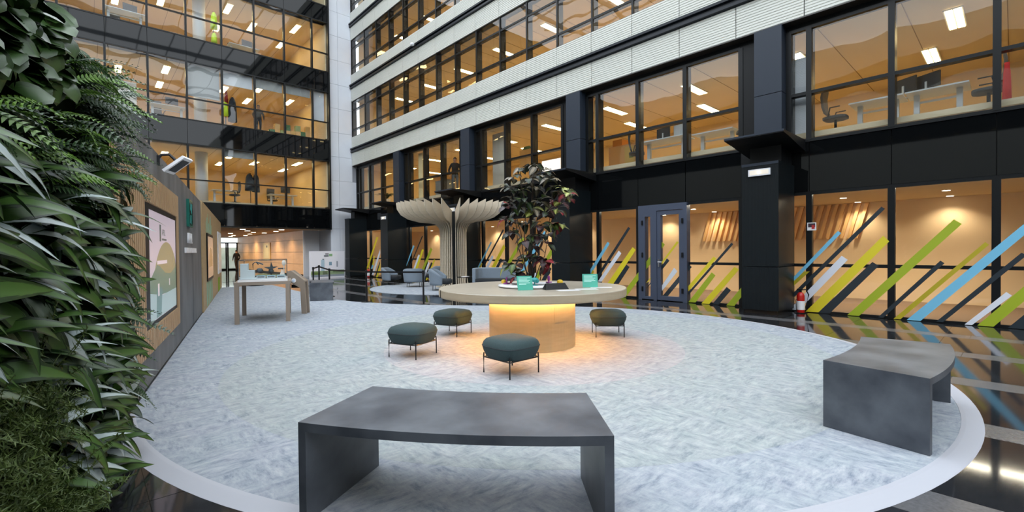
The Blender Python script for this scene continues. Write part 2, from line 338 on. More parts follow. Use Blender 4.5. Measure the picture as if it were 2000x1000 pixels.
VINYL = {0: [('blue',[(3.62,0.69),(3.62,0.58),(2.58,1.81),(2.64,1.86)]),('olive',[(3.61,0.60),(3.61,0.49),(3.18,0.95),(3.30,0.94)]),('dark',[(3.58,0.36),(3.58,0.24),(1.82,2.29),(1.88,2.34)]),('white',[(3.61,0.02),(3.40,0.04),(2.46,1.22),(2.57,1.31)]),('yellow',[(3.27,0.01),(3.01,0.02),(1.75,1.61),(1.85,1.73)]),('dark',[(3.02,0.01),(2.80,0.01),(1.92,1.10),(2.03,1.18)]),('green',[(2.47,0.01),(2.26,0.01),(0.67,1.92),(0.78,2.01)]),('dark',[(1.94,0.01),(1.85,0.01),(0.91,1.17),(0.97,1.22)]),('olive',[(1.68,0.01),(1.57,0.01),(0.31,1.52),(0.36,1.57)]),('blue',[(1.47,0.01),(1.26,0.01),(-0.47,2.10),(-0.39,2.20)]),('dark',[(1.03,0.02),(0.93,0.02),(-0.16,1.33),(-0.09,1.37)]),('white',[(0.63,0.01),(0.53,0.01),(0.02,0.60),(0.09,0.66)]),('green',[(0.46,0.01),(0.25,0.01),(-0.86,1.48),(-0.75,1.59)]),('dark',[(0.07,0.01),(-0.13,0.01),(-0.68,0.69),(-0.56,0.84)])],
 1: [('blue',[(9.58,0.71),(9.44,0.71),(8.71,1.68),(8.79,1.74)]),('olive',[(9.53,0.58),(9.43,0.59),(9.33,0.77),(9.39,0.82)]),('dark',[(9.33,0.49),(9.20,0.50),(7.95,2.13),(8.02,2.18)]),('white',[(9.18,0.45),(9.03,0.45),(8.27,1.37),(8.37,1.45)]),('yellow',[(8.82,0.39),(8.58,0.40),(7.76,1.47),(7.87,1.56)]),('dark',[(8.58,0.40),(8.38,0.41),(7.98,0.95),(8.10,1.02)]),('green',[(8.33,0.01),(8.13,0.01),(6.80,1.62),(6.91,1.71)]),('yellow',[(7.42,0.47),(7.33,0.53),(6.38,1.67),(6.43,1.71)]),('dark',[(7.41,0.32),(7.35,0.37),(6.66,1.16),(6.74,1.22)]),('white',[(7.05,0.23),(7.05,0.09),(6.42,0.86),(6.52,0.96)]),('dark',[(6.91,0.10),(6.74,0.11),(6.00,0.99),(6.09,1.06)]),('yellow',[(6.11,0.45),(6.11,0.30),(5.32,1.23),(5.40,1.28)]),('dark',[(6.11,0.28),(6.11,0.20),(4.89,1.60),(4.94,1.64)]),('green',[(6.11,0.01),(5.90,0.02),(5.35,0.78),(5.45,0.86)]),('yellow',[(5.73,0.01),(5.52,0.01),(4.75,0.95),(4.86,1.02)]),('dark',[(5.44,0.01),(5.27,0.01),(4.95,0.41),(5.06,0.49)]),('green',[(5.07,0.01),(4.87,0.01),(4.70,0.25),(4.70,0.49)])],
 3: [('blue',[(21.50,0.69),(21.43,0.69),(20.61,1.75),(20.73,1.79)]),('dark',[(21.3,0.5),(21.2,0.5),(19.79,2.22),(19.87,2.25)]),('white',[(21.0,0.2),(20.84,0.2),(20.09,1.28),(20.23,1.33)]),('yellow',[(20.9,0.05),(20.65,0.05),(19.72,1.56),(19.88,1.59)]),('green',[(20.35,0.02),(20.13,0.02),(18.95,1.58),(19.11,1.65)]),('yellow',[(19.60,0.06),(19.46,0.06),(18.71,1.07),(18.83,1.09)]),('white',[(19.95,0.02),(19.74,0.02),(19.21,0.90),(19.32,0.97)]),('dark',[(19.75,0.02),(19.62,0.02),(18.95,0.9),(19.07,0.95)])],
 4: [('yellow',[(26.40,0.1),(26.15,0.1),(24.58,2.31),(24.75,2.32)]),('yellow',[(25.44,0.47),(25.30,0.48),(25.00,1.22),(25.12,1.23)]),('white',[(25.45,0.11),(25.16,0.12),(24.31,1.40),(24.35,1.62)]),('blue',[(25.51,0.47),(25.34,0.48),(25.19,0.68),(25.36,0.71)]),('dark',[(25.02,0.09),(24.81,0.10),(24.35,0.76),(24.37,0.95)]),('yellow',[(24.88,0.02),(24.64,0.03),(24.33,0.57),(24.35,0.82)])]}
VINYL[2] = [(c, [(y+11.94, z) for y, z in p]) for c, p in VINYL[0]]
VORD = ['beside the fire extinguisher', 'with the glazed door', 'behind the grey sofa', 'behind the lounge chairs', 'next to the corner column']
for i, b in enumerate(BAYS):
    us = [b-1.27, b+0.22, b+1.72, b+3.20, b+3.61]
    if i == 4: us[-1] = 27.3; us[-2] = 26.9
    W = window('ground floor window bay with coloured diagonal stripes ' + VORD[i], RB, 12.29, us, 0.02, 2.75, [1.09], m_glass, mw=0.12, md=(-0.04, 0.08), tw=0.07,
               skip=(us[1],) if i == 1 else ())
    ymin, ymax = us[0], us[-1]
    for q, (cname, p) in enumerate(VINYL[i]):
        p = [(min(max(y, ymin), ymax), z) for y, z in p]
        dd = 12.243 - 0.0012*(q % 4)
        MB().ext(p, lambda a, z, t: (dd+0.003*t, a, z)).build('vinyl_stripe', VIN[cname], W)
    window('first floor office window bay above the stripes ' + VORD[i], RB, 12.30, us, 3.97, 6.55, [5.06], m_glass2, mw=0.11, md=(-0.06, 0.22), tw=0.07)
    for a, c in zip(us[:-1], us[1:]):
        MB().box(12.27, 12.33, a+0.008, c-0.008, 2.79, 3.93).build('spandrel_panel', m_spandrel, wr)
    MB().box(12.26, 12.5, us[-1], min(us[-1]+1.09, 27.3), 0, 6.55).build('pier', m_black, wr)
MB().box(12.33, 12.5, -10, 27.3, 2.76, 3.95).build('spandrel_backing', m_joint, wr)

# glazed door inside the second bay
dr = struct('door_1', 'slate framed glazed door between striped windows')
def dbox(y0, y1, z0, z1, x0=12.16, x1=12.36, nm='door_frame', mt=m_door): return MB().box(x0, x1, y0, y1, z0, z1).build(nm, mt, dr)
dbox(7.50, 7.62, 0.0, 2.78); dbox(6.10, 6.22, 0.0, 2.78); dbox(6.22, 7.50, 2.60, 2.78); dbox(7.02, 7.12, 0.0, 2.6)
dbox(7.12, 7.50, 0.02, 0.10); dbox(7.40, 7.50, 0.1, 2.6); dbox(7.12, 7.22, 0.1, 2.6); dbox(7.22, 7.4, 2.45, 2.6)
lf = dbox(6.22, 6.34, 0.02, 2.59, 12.18, 12.30, 'door_leaf'); dbox(6.90, 7.02, 0.02, 2.59, 12.18, 12.30, 'door_leaf')
dbox(6.34, 6.90, 0.02, 0.14, 12.18, 12.30, 'door_leaf'); dbox(6.34, 6.90, 2.47, 2.59, 12.18, 12.30, 'door_leaf')
dbox(6.34, 6.90, 0.14, 2.47, 12.235, 12.247, 'pane', m_glass); dbox(7.22, 7.4, 0.1, 2.45, 12.235, 12.247, 'pane', m_glass)
for z in (0.25, 1.25, 2.2): dbox(6.2, 6.25, z, z+0.14, 12.13, 12.17, 'hinge', m_black); dbox(7.46, 7.5, z, z+0.14, 12.13, 12.17, 'hinge', m_black)
hd = MB().tube([(12.17, 6.95, 1.12), (12.10, 6.95, 1.12), (12.10, 6.82, 1.12)], 0.012).box(12.15, 12.17, 6.93, 6.97, 0.98, 1.2); hd.build('door_handle', mat('steel', (0.5, 0.5, 0.52, 1), 0.3, 1), dr)

# columns
COLY = [3.89, 9.86, 15.83, 21.80]
CORD = ['beside the fire extinguisher', 'behind the indoor tree', 'wrapped by the wooden fin tree', 'behind the lounge chairs']
for i, yc in enumerate(COLY + [26.35]):
    lab = 'ribbed black column ' + (CORD[i] if i < 4 else 'in the corner behind the poster board')
    col = struct('column_%d' % (i+1), lab)
    h = 0.385 if i < 4 else 0.30
    MB().box(11.24, 12.28, yc-h+0.04, yc+h-0.04, 0, 0.09).build('plinth', m_black, col)
    MB().box(11.2, 12.28, yc-h, yc+h, 0.09, 1.065).build('cladding_panel', m_collow, col)
    MB().box(11.2, 12.28, yc-h, yc+h, 1.08, 3.42).build('cladding_panel', m_collow, col)
    MB().box(11.19, 11.21, yc-h-0.002, yc+h+0.002, 3.36, 3.42).build('cap_strip', m_colup, col)
    MB().box(11.55, 12.28, yc-h+0.05, yc+h-0.05, 3.42, 3.9).build('neck', m_black, col)
    # projecting ledge: thin lip at the front, swelling downwards to the wall
    prf = [(10.76, 3.93), (10.76, 3.985), (12.28, 3.985), (12.28, 3.72), (11.7, 3.80), (11.2, 3.88)]
    MB().ext(prf, lambda a, z, t: (a, yc-0.62+1.22*t, z)).build('ledge', m_black, col)
    MB().box(10.75, 10.775, yc-0.625, yc+0.605, 3.95, 3.99).build('ledge_lip', m_colup, col)
    if i < 4:
        yu = yc+0.085
        MB().box(11.96, 12.4, yu-0.3, yu+0.3, 3.99, 5.14).build('cladding_panel', m_colup, col)
        MB().box(11.96, 12.4, yu-0.3, yu+0.3, 5.155, 6.70).build('cladding_panel', m_colup, col)
    if i in (0, 2, 3):
        el = thing('emergency_light', 'small white emergency light on the black column ' + (CORD[i]), 'light', (11.2, yc+0.0, 3.2))
        MB().box(-0.05, -0.001, -0.23, 0.23, -0.075, 0.075).build('housing', m_whitem, el)
        MB().box(-0.054, -0.05, -0.2, 0.2, -0.05, 0.05).build('diffuser', mat('frosted_cover', rgb(225, 220, 210), 0.4, emit=(1, .8, .6, 1), es=0.25), el)
        MB().ball((-0.056, 0, 0), 0.022).build('lamp', m_down, el)

# ---- rear left glass facade
XL = [0.72 + 1.4925*k for k in range(-7, 7)] + [10.60]
wb = struct('wall_back', 'black glass office facade across the atrium')
YL = 27.28
LV = [(2.84, 4.0), (6.82, 8.02), (10.84, 12.02), (14.88, 15.85)]
for (za, zb) in LV:
    for a, b in zip(XL[:-1], XL[1:]):
        MB().box(a+0.008, b-0.008, YL, YL+0.05, za+0.03, zb-0.03).build('spandrel_panel', m_spandrel, wb)
    MB().box(-10, 10.62, YL+0.05, YL+0.5, za, zb).build('spandrel_backing', m_joint, wb)
MB().box(10.56, 10.64, YL-0.10, YL+0.3, 2.8, 19.7).build('corner_fin', m_frame, wb)
MB().box(-10, 10.6, YL-0.02, YL+0.1, 2.80, 2.86).build('bottom_edge', m_frame, wb)
for i, (z0, t, z1) in enumerate([(4.0, 5.10, 6.82), (8.02, 9.07, 10.84), (12.02, 13.08, 14.88), (15.85, 17.0, 18.9)]):
    window('office window row %s of the black glass facade' % ['just above the passage', 'two levels above the passage', 'three levels above the passage', 'at the very top'][i], LB, YL+0.02, XL, z0, z1, [t], m_glass2, mw=0.085, md=(-0.05, 0.14), tw=0.055)
# grey pier
gw = struct('wall_corner', 'light grey panelled wall strip between the two facades')
for k in range(0, 14):
    z0 = 0.0 + 1.432*k; z1 = z0+1.432
    for (a, b) in ((10.66, 11.2), (11.2, 12.28 if z0 < 5.5 else 12.02)):
        MB().box(a+0.006, b-0.006, 27.38, 27.44, z0+0.006, z1-0.006).build('panel', m_grey, gw)
MB().box(10.66, 12.34, 27.42, 29.3, 0, 20).build('wall_core', mat('grey_core', rgb(150, 153, 160), 0.8), gw)
MB().box(9.80, 10.66, 29.28, 29.4, 0, 2.82).build('side_panel', m_grey, gw)

# ---- offices behind the facades
def room_right(k, zf, zc, x1=19.0):
    fl = MB().box(12.5, x1, -6, 27.3, zf-0.12, zf).build('floor_office_%d' % k, m_off_floor); smesh(fl, 'office floor at %.1f metres in the cream building' % zf)
    ce = MB().box(12.36, x1, -6, 27.3, zc, zc+0.1).build('ceiling_office_%d' % k, m_off_ceil); smesh(ce, 'office ceiling at %.1f metres in the cream building' % zc)
    for q in range(22):
        MB().box(12.4, x1, -5.9+1.5*q, -5.885+1.5*q, zc-0.006, zc).build('ceiling_joint', mat('ceiling_joint', rgb(150, 125, 85), 0.8), ce)
    wl = MB().box(x1, x1+0.1, -6, 27.3, zf, zc).build('wall_office_%d' % k, m_off_wall); smesh(wl, 'cream rear wall of the office at %.1f metres' % zf)
    MB().box(12.5, x1, 27.3, 27.36, zf, zc).build('end_wall', m_off_wall, wl); MB().box(12.5, x1, -6.1, -6, zf, zc).build('end_wall', m_off_wall, wl)
room_right(1, 4.2, 6.58); room_right(2, 8.2, 10.62); room_right(3, 12.0, 14.32); room_right(4, 15.8, 18.1)
def room_back(k, zf, zc, y1=35.0):
    fl = MB().box(-10, 10.5, 27.8, y1, zf-0.12, zf).build('floor_rear_office_%d' % k, m_off_floor); smesh(fl, 'office floor at %.1f metres behind the black glass' % zf)
    ce = MB().box(-10, 10.55, 27.36, y1, zc, zc+0.1).build('ceiling_rear_office_%d' % k, m_off_ceil); smesh(ce, 'office ceiling at %.1f metres behind the black glass' % zc)
    for q in range(14):
        MB().box(-10+1.5*q, -9.985+1.5*q, 27.4, y1, zc-0.006, zc).build('ceiling_joint', MATS['ceiling_joint'], ce)
    wl = MB().box(-10, 10.6, y1, y1+0.1, zf, zc).build('wall_rear_office_%d' % k, m_off_wall); smesh(wl, 'cream rear wall of the office at %.1f metres behind black glass' % zf)
    MB().box(10.5, 10.6, 27.5, y1, zf, zc).build('end_wall', m_off_wall, wl); MB().box(-10.1, -10, 27.5, y1, zf, zc).build('end_wall', m_off_wall, wl)
room_back(1, 4.15, 6.82); room_back(2, 8.17, 10.84); room_back(3, 12.17, 14.88); room_back(4, 16.0, 18.9)
# ceiling lights
hous = MB().box(-0.62, 0.62, -0.16, 0.16, -0.03, 0).mesh('housing', m_whitem)
dif = MB().box(-0.62, 0.62, -0.13, -0.015, -0.036, -0.03).box(-0.62, 0.62, 0.015, 0.13, -0.036, -0.03).mesh('diffuser', m_lamp)
def ceil_light(x, y, z, rz, label, group):
    t = thing('ceiling_light', label, 'light', (x, y, z), rz, group); link('housing', hous, t); link('diffuser', dif, t)
for k, (zc, nm) in enumerate([(6.58, 'first floor'), (10.62, 'second floor'), (14.32, 'third floor')]):
    for yy in [0.9+3.0*q for q in range(9)]:
        for xx in (14.3, 16.6):
            ceil_light(xx, yy + (0.6 if xx > 15 else 0), zc, 0, 'twin tube ceiling light in the %s office of the cream building' % nm, 'ceiling lights on the %s of the cream building' % nm)
for k, (zc, nm) in enumerate([(6.82, 'first floor'), (10.84, 'second floor'), (14.88, 'third floor')]):
    for q_, xx in enumerate([-0.8, 1.3, 3.1, 5.9, 7.4, 9.4]):
        for yy in ((29.2, 32.0) if (q_+k) % 2 else (30.6,)):
            ceil_light(xx, yy, zc, PI/2, 'twin tube ceiling light on the %s behind the black glass facade' % nm, 'ceiling lights on the %s behind black glass' % nm)
for zc in (18.1,):
    for yy in (14, 18, 22, 26): ceil_light(14.5, yy, zc, 0, 'twin tube ceiling light in the top floor office of the cream building', 'ceiling lights on the top floor')

# ---- ground floor rooms behind the striped windows
gf = MB().box(12.4, 16.6, -6, 27.3, -0.1, 0.0).build('floor_ground_rooms', mat('brown_carpet', rgb(118, 92, 68), 0.9)); smesh(gf, 'floor of the warm rooms behind the striped glass')
gc = MB().box(12.4, 16.6, -6, 27.3, 2.78, 2.88).build('ceiling_ground_rooms', m_off_ceil); smesh(gc, 'low ceiling of the warm rooms behind the striped glass')
gwall = MB().box(16.5, 16.6, -6, 27.3, 0, 2.78).build('wall_ground_rooms', m_tan); smesh(gwall, 'tan rear wall behind the striped glass')
MB().box(12.4, 16.6, 27.3, 27.4, 0, 2.78).build('end_wall', m_tan, gwall); MB().box(12.4, 16.6, -6.1, -6, 0, 2.78).build('end_wall', m_tan, gwall)
for i, b in enumerate(BAYS):
    MB().box(12.40, 12.50, b+3.62, b+3.84, 0, 2.78).build('pilaster', m_tan, gwall)
    led = thing('led_strip', 'thin warm light line along the ceiling %s' % VORD[i].replace('with', 'near'), 'light', (12.62, b+1.2, 2.775))
    MB().box(-0.02, 0.02, -2.2, 1.9, -0.02, 0).build('diffuser', m_lamp_g, led)
    for (dx, dy) in ((14.45, 1.05), (16.1, 1.1), (14.45, 3.0), (16.1, 3.0)):
        if i == 4 and dy > 2: continue
        dl = thing('downlight', 'round recessed downlight in the ground floor room ' + VORD[i], 'light', (dx, b+dy, 2.78), 0, 'downlights behind the striped windows')
        MB().lathe([(0.075, -0.012), (0.085, -0.006), (0.085, 0.0)], 16).build('trim_ring', m_whitem, dl)
        MB().lathe([(0.0, -0.016), (0.07, -0.014), (0.07, -0.012)], 16).build('lamp_glow', m_down, dl)
        sl = bpy.data.lights.new('downlight_beam', 'SPOT'); sl.energy = 290 if dx < 15 else 80; sl.color = (1, 0.88, 0.68); sl.spot_size = R(130); sl.spot_blend = 0.8; sl.shadow_soft_size = 0.06
        so = bpy.data.objects.new('downlight_beam', sl); C.objects.link(so); so.parent = dl; so.location = (0, 0, -0.05)
# slanted timber fins high on the rear wall behind the nearest column
sf = thing('timber_fin_screen', 'slanted warm timber fins on the rear wall behind the nearest column', 'wall panel', (16.5, 4.0, 1.75))
for q in range(26):
    y0 = -1.2+0.18*q
    MB().ext([(y0, 1.02), (y0+0.085, 1.02), (y0+0.085+0.26, 0), (y0+0.26, 0)], lambda a, z, t: (-0.09*t, a, z)).build('fin', m_slatw, sf)

# ------------------------------------------------------------------ left partition wall  (local x = along the wall, local -y = towards the room)
AW = R(12.7); WD = Vector((math.sin(AW), math.cos(AW), 0)); WNn = Vector((math.cos(AW), -math.sin(AW), 0)); WOFF = -0.9595
def wall_empty(name, label, structure=True, cat=None):
    o = struct(name, label) if structure else thing(name, label, cat)
    mm = Matrix.Identity(4)
    for i in range(3): mm[i][0] = WD[i]; mm[i][1] = -WNn[i]
    mm.translation = WNn*WOFF; o.matrix_world = mm
    return o
wl = wall_empty('wall_left', 'dark concrete partition with timber slats and lettering')
MB().box(-4, 13.75, 0.06, 0.25, 0, 2.72).build('core', m_joint, wl)
for k in range(-3, 6):
    s0 = 5.56+3.03*(k-1); s1 = min(s0+3.03, 13.75)
    if s0 > 13.6: break
    MB().box(s0+0.004, s1-0.004, 0, 0.06, 0.03, 2.77).build('concrete_panel', m_concrete, wl)
MB().box(-4, 13.75, -0.01, 0.05, 0, 0.03).build('shadow_gap', m_black, wl)
MB().box(13.75, 23.6, -0.03, 0.25, 0, 2.79).build('timber_panel', m_beige2, wl)
# oak slat panel
sp = wall_empty('slat_panel', 'oak slat panel framing the large screen', False, 'wall panel')
MB().box(3.4, 6.12, -0.018, -0.001, 0.41, 2.38).box(8.74, 8.90, -0.018, -0.001, 0.41, 2.38).box(6.12, 8.74, -0.018, -0.001, 2.06, 2.38).box(6.12, 8.74, -0.018, -0.001, 0.41, 0.665).build('backing', m_oakb, sp)
sl_full = MB().box(-0.025, 0.025, -0.055, -0.018, 0.41, 2.38).mesh('slat', m_oak)
sl_top = MB().box(-0.025, 0.025, -0.055, -0.018, 2.06, 2.38).mesh('slat', m_oak); sl_bot = MB().box(-0.025, 0.025, -0.055, -0.018, 0.41, 0.665).mesh('slat', m_oak)
for q in range(59):
    s0 = 3.44+0.093*q
    if 6.11 < s0 < 8.74: link('slat', sl_top, sp, (s0, 0, 0)); link('slat', sl_bot, sp, (s0, 0, 0))
    else: link('slat', sl_full, sp, (s0, 0, 0))
def disp(name, c, e): return mat(name, c, 0.25, emit=c, es=e)
scr = wall_empty('wall_screen', 'large black framed display showing an olive arch', False, 'screen')
fr = MB(); fr.box(6.16, 8.72, -0.034, -0.001, 0.67, 0.715); fr.box(6.16, 8.72, -0.034, -0.001, 1.995, 2.055); fr.box(6.16, 6.44, -0.034, -0.001, 0.715, 1.995); fr.box(8.66, 8.72, -0.034, -0.001, 0.715, 1.995)
fr.build('bezel', m_black, scr)
MB().box(6.44, 8.66, -0.030, -0.001, 0.715, 1.995).build('display', disp('screen_pink', rgb(186, 172, 182), 0.55), scr)
def wall_poly(pts, d, nm, mt, par): return MB().ext(pts, lambda a, z, t: (a, -d-0.0004*t, z)).build(nm, mt, par)
ell = [(7.75+1.1*math.cos(R(a)), 0.95+0.70*math.sin(R(a))) for a in range(0, 181, 8)]; ell = [(min(max(p[0], 6.45), 8.655), p[1]) for p in ell]
wall_poly(ell, 0.0302, 'arch_image', disp('screen_olive', rgb(140, 132, 98), 0.5), scr)
wall_poly([(6.45, 1.18), (6.6, 1.24), (6.95, 1.36), (7.15, 1.34), (7.6, 1.24), (8.1, 1.22), (8.65, 1.30), (8.65, 0.95), (6.45, 1.0)], 0.0308, 'hill_image', disp('screen_green', rgb(96, 120, 102), 0.5), scr)
wall_poly([(6.45, 0.72), (8.65, 0.72), (8.65, 0.98), (7.3, 0.97), (6.45, 1.05)], 0.0314, 'water_image', disp('screen_aqua', rgb(150, 168, 170), 0.55), scr)
wall_poly([(6.85, 0.73), (7.2, 0.73), (7.32, 1.08), (6.9, 1.08)], 0.032, 'reflection_image', disp('screen_teal', rgb(92, 122, 120), 0.5), scr)
wall_poly([(6.98, 0.98), (7.08, 0.98), (7.08, 1.13), (6.98, 1.13)], 0.0326, 'label_image', disp('screen_pale', rgb(205, 190, 196), 0.6), scr)
wall_poly([(7.92, 1.06), (7.98, 1.06), (7.98, 1.15), (7.92, 1.15)], 0.0326, 'label_image', MATS['screen_pale'], scr)
wall_poly([(6.95, 1.365), (7.75, 1.365), (7.75, 1.41), (6.95, 1.41)], 0.0326, 'caption_image', MATS['screen_pale'], scr)
wall_poly([(7.18, 1.65), (7.30, 1.65), (7.30, 1.86), (7.18, 1.86)], 0.0302, 'logo_image', disp('screen_dark', rgb(92, 100, 98), 0.4), scr)
text('caption', 'APRIL', 0.115, MATS['screen_dark'], scr, (7.36, -0.0302, 1.73), (PI/2, 0, 0), 0.0005)
wall_poly([(7.36, 1.665), (7.75, 1.665), (7.75, 1.69), (7.36, 1.69)], 0.0302, 'caption_image', MATS['screen_dark'], scr)
# logo and raised lettering
lg = wall_empty('logo_plate', 'green glossy logo plate above the white letters', False, 'sign')
MB().box(10.56, 11.18, -0.05, -0.001, 2.0, 2.52).build('plate', mat('green_gloss', rgb(26, 84, 66), 0.15, col2=rgb(40, 120, 110), nscale=2), lg)
wall_poly([(10.7, 2.34), (11.0, 2.26), (11.05, 2.44), (10.82, 2.48)], 0.051, 'leaf_emblem', mat('teal_gloss', rgb(90, 190, 190), 0.2), lg)
wall_poly([(10.7, 2.08), (10.9, 2.06), (10.88, 2.24), (10.74, 2.22)], 0.051, 'leaf_emblem', MATS['teal_gloss'], lg)
lt = wall_empty('wall_lettering', 'white raised APRIL letters on dark concrete', False, 'sign')
text('letters', 'APRIL', 0.285, m_white, lt, (10.60, -0.016, 1.69), (PI/2, 0, 0), 0.015)
ls = wall_empty('small_lettering', 'row of small white raised letters below the logo', False, 'sign')
xx = 10.16
for q in range(14):
    wd = random.choice((0.07, 0.10, 0.12)); zt = 1.60
    mb = MB().box(xx, xx+0.03, -0.03, -0.001, 1.505, zt)
    if q % 3 != 1: mb.box(xx+wd-0.03, xx+wd, -0.03, -0.001, 1.505, zt)
    if q % 2 == 0: mb.box(xx+0.03, xx+wd-0.03, -0.03, -0.001, zt-0.03, zt)
    else: mb.box(xx+0.03, xx+wd, -0.03, -0.001, 1.505, 1.535)
    mb.build('letter', m_white, ls); xx += wd+0.045
# far screen with green reed stripes
s2 = wall_empty('portrait_screen', 'smaller far display on the beige timber wall', False, 'screen')
MB().box(15.0, 17.4, -0.06, -0.031, 0.72, 2.04).build('bezel', m_black, s2)
MB().box(15.15, 17.3, -0.063, -0.06, 0.80, 1.96).build('display', disp('screen_sand', rgb(190, 160, 132), 0.4), s2)
wall_poly([(16.2+0.8*math.cos(R(a)), 1.1+0.55*math.sin(R(a))) for a in range(0, 181, 15)], 0.0635, 'arch_image', disp('screen_brown', rgb(150, 122, 84), 0.4), s2)
rd = wall_empty('reed_stripes', 'pale green vertical stripes above and below the far display', False, 'decal')
mg = [mat('reed_green', rgb(150, 178, 138), 0.6), mat('reed_teal', rgb(140, 190, 172), 0.6)]
for q in range(7):
    s0 = 14.9+0.36*q
    MB().box(s0, s0+0.10, -0.038, -0.031, 2.06, 2.35+0.25*((q*37) % 3)/2).build('stripe', mg[q % 2], rd)
    MB().box(s0, s0+0.12, -0.038, -0.031, 0.05, 0.70).build('stripe', mg[(q+1) % 2], rd)
s3 = wall_empty('end_screen', 'narrow edge of the display at the far wall end', False, 'screen')
MB().box(20.6, 23.0, -0.06, -0.031, 0.7, 2.3).build('bezel', m_whitem, s3)
MB().box(20.7, 22.9, -0.063, -0.06, 0.8, 2.2).build('display', disp('screen_grey', rgb(150, 160, 160), 0.4), s3)
for q in range(3): MB().box(20.7+0.5*q, 20.95+0.5*q, -0.04, -0.031, 0.03, 0.55).build('stripe', mat('reed_lime', rgb(140, 170, 40), 0.6), s3)
# flood light on an arm over the wall top
fl = thing('arm_floodlight', 'white framed floodlight on a black jointed arm above the wall', 'light', (0, 0, 0))
MB().tube([(0.68, 7.37, 2.70), (0.72, 7.36, 2.755), (0.80, 7.34, 2.765), (0.85, 7.32, 2.71), (0.88, 7.30, 2.66)], 0.018, 8).box(0.64, 0.70, 7.33, 7.41, 2.62, 2.74).build('arm', m_leg, fl)
pc = Vector((0.88, 7.28, 2.63)); ax = (Vector((1.12, 7.22, 2.76))-Vector((0.84, 7.32, 2.50))).normalized(); sd = Vector((0.5, 0.86, 0.0)).normalized(); nn = ax.cross(sd).normalized()
def slab(mb, c, a, b, n, la, lb, ln):
    vs = [c+a*la*i+b*lb*j+n*ln*k for k in (-1, 1) for j in (-1, 1) for i in (-1, 1)]
    return mb.add(vs, [(0, 2, 3, 1), (4, 5, 7, 6), (0, 1, 5, 4), (1, 3, 7, 5), (3, 2, 6, 7), (2, 0, 4, 6)])
slab(MB(), pc, ax, sd, nn, 0.145, 0.12, 0.018).build('housing', m_whitem, fl)
slab(MB(), pc-nn*0.019, ax, sd, nn, 0.105, 0.085, 0.004).build('lens_face', m_black, fl); slab(MB(), pc+nn*0.019, ax, sd, nn, 0.105, 0.085, 0.004).build('lens_face', m_black, fl)

# ------------------------------------------------------------------ living green wall
gwl = wall_empty('green_wall_panel', 'dark felt panel carrying the living wall plants', False, 'planter')
MB().box(0.2, 4.42, -0.10, -0.001, 0.08, 2.74).build('felt_backing', mat('dark_felt', (0.004, 0.006, 0.003, 1), 1.0, spec=0.0), gwl)
MB().box(0.2, 4.44, -0.12, -0.001, 0.0, 0.08).build('drip_tray', m_black, gwl)
def leaf_mat(name, edge, mid, k=2.2, rough=0.35, vein=14.0):
    M = bpy.data.materials.new(name); M.use_nodes = True; nt = M.node_tree; N = nt.nodes; L = nt.links; b = N['Principled BSDF']
    b.inputs['Roughness'].default_value = rough; b.inputs['Specular IOR Level'].default_value = 0.3
    tc = N.new('ShaderNodeTexCoord'); sx = N.new('ShaderNodeSeparateXYZ'); L.new(tc.outputs['UV'], sx.inputs[0])
    ns = N.new('ShaderNodeTexNoise'); ns.inputs['Scale'].default_value = vein; ns.inputs['Detail'].default_value = 3
    mp = N.new('ShaderNodeMapping'); mp.inputs['Scale'].default_value = (0.5, 2.2, 1); mp.inputs['Rotation'].default_value = (0, 0, 0.5); L.new(tc.outputs['UV'], mp.inputs[0]); L.new(mp.outputs[0], ns.inputs['Vector'])
    ab = N.new('ShaderNodeMath'); ab.operation = 'SUBTRACT'; ab.inputs[1].default_value = 0.5; L.new(sx.outputs[1], ab.inputs[0])
    a2 = N.new('ShaderNodeMath'); a2.operation = 'ABSOLUTE'; L.new(ab.outputs[0], a2.inputs[0])
    a3 = N.new('ShaderNodeMath'); a3.operation = 'MULTIPLY_ADD'; a3.inputs[1].default_value = k; L.new(a2.outputs[0], a3.inputs[0]); L.new(ns.outputs['Fac'], a3.inputs[2])
    cr = N.new('ShaderNodeValToRGB'); cr.color_ramp.elements[0].position = 0.98; cr.color_ramp.elements[0].color = mid; cr.color_ramp.elements[1].position = 1.08; cr.color_ramp.elements[1].color = edge
    L.new(a3.outputs[0], cr.inputs[0]); L.new(cr.outputs[0], b.inputs['Base Color'])
    return M
def leaf_mesh(name, mt, ln, wd, droop, fold, n=7, shape='lance', twist=0.0):
    mb = MB(); uv = []
    for i in range(n+1):
        t = i/n
        if shape == 'lance': hw = wd*math.sin(PI*t**0.7)**0.75*(1-0.3*t)
        elif shape == 'round': hw = wd*math.sqrt(max(0, 1-(2*t-1)**2))
        else: hw = wd*math.sin(PI*t**1.4)
        if i == 0: hw = wd*0.10
        x_ = ln*t*(1-0.18*droop*t); z_ = -droop*ln*t*t*0.75 + 0.10*ln*math.sin(PI*t)
        tw = twist*t
        for j, sgn in enumerate((-1, -0.5, 0, 0.5, 1)):
            yy = hw*sgn; zz = z_ + fold*abs(sgn)*hw
            mb.v.append((x_, yy*math.cos(tw), zz+yy*math.sin(tw))); uv.append((t, 0.5+0.5*sgn))
    for i in range(n):
        for j in range(4): mb.f.append((i*5+j, i*5+j+1, (i+1)*5+j+1, (i+1)*5+j)); mb.mi.append(0)
    me = mb.mesh(name, mt, True); ul = me.uv_layers.new(name='UVMap')
    for lp in me.loops: ul.data[lp.index].uv = uv[lp.vertex_index]
    return me
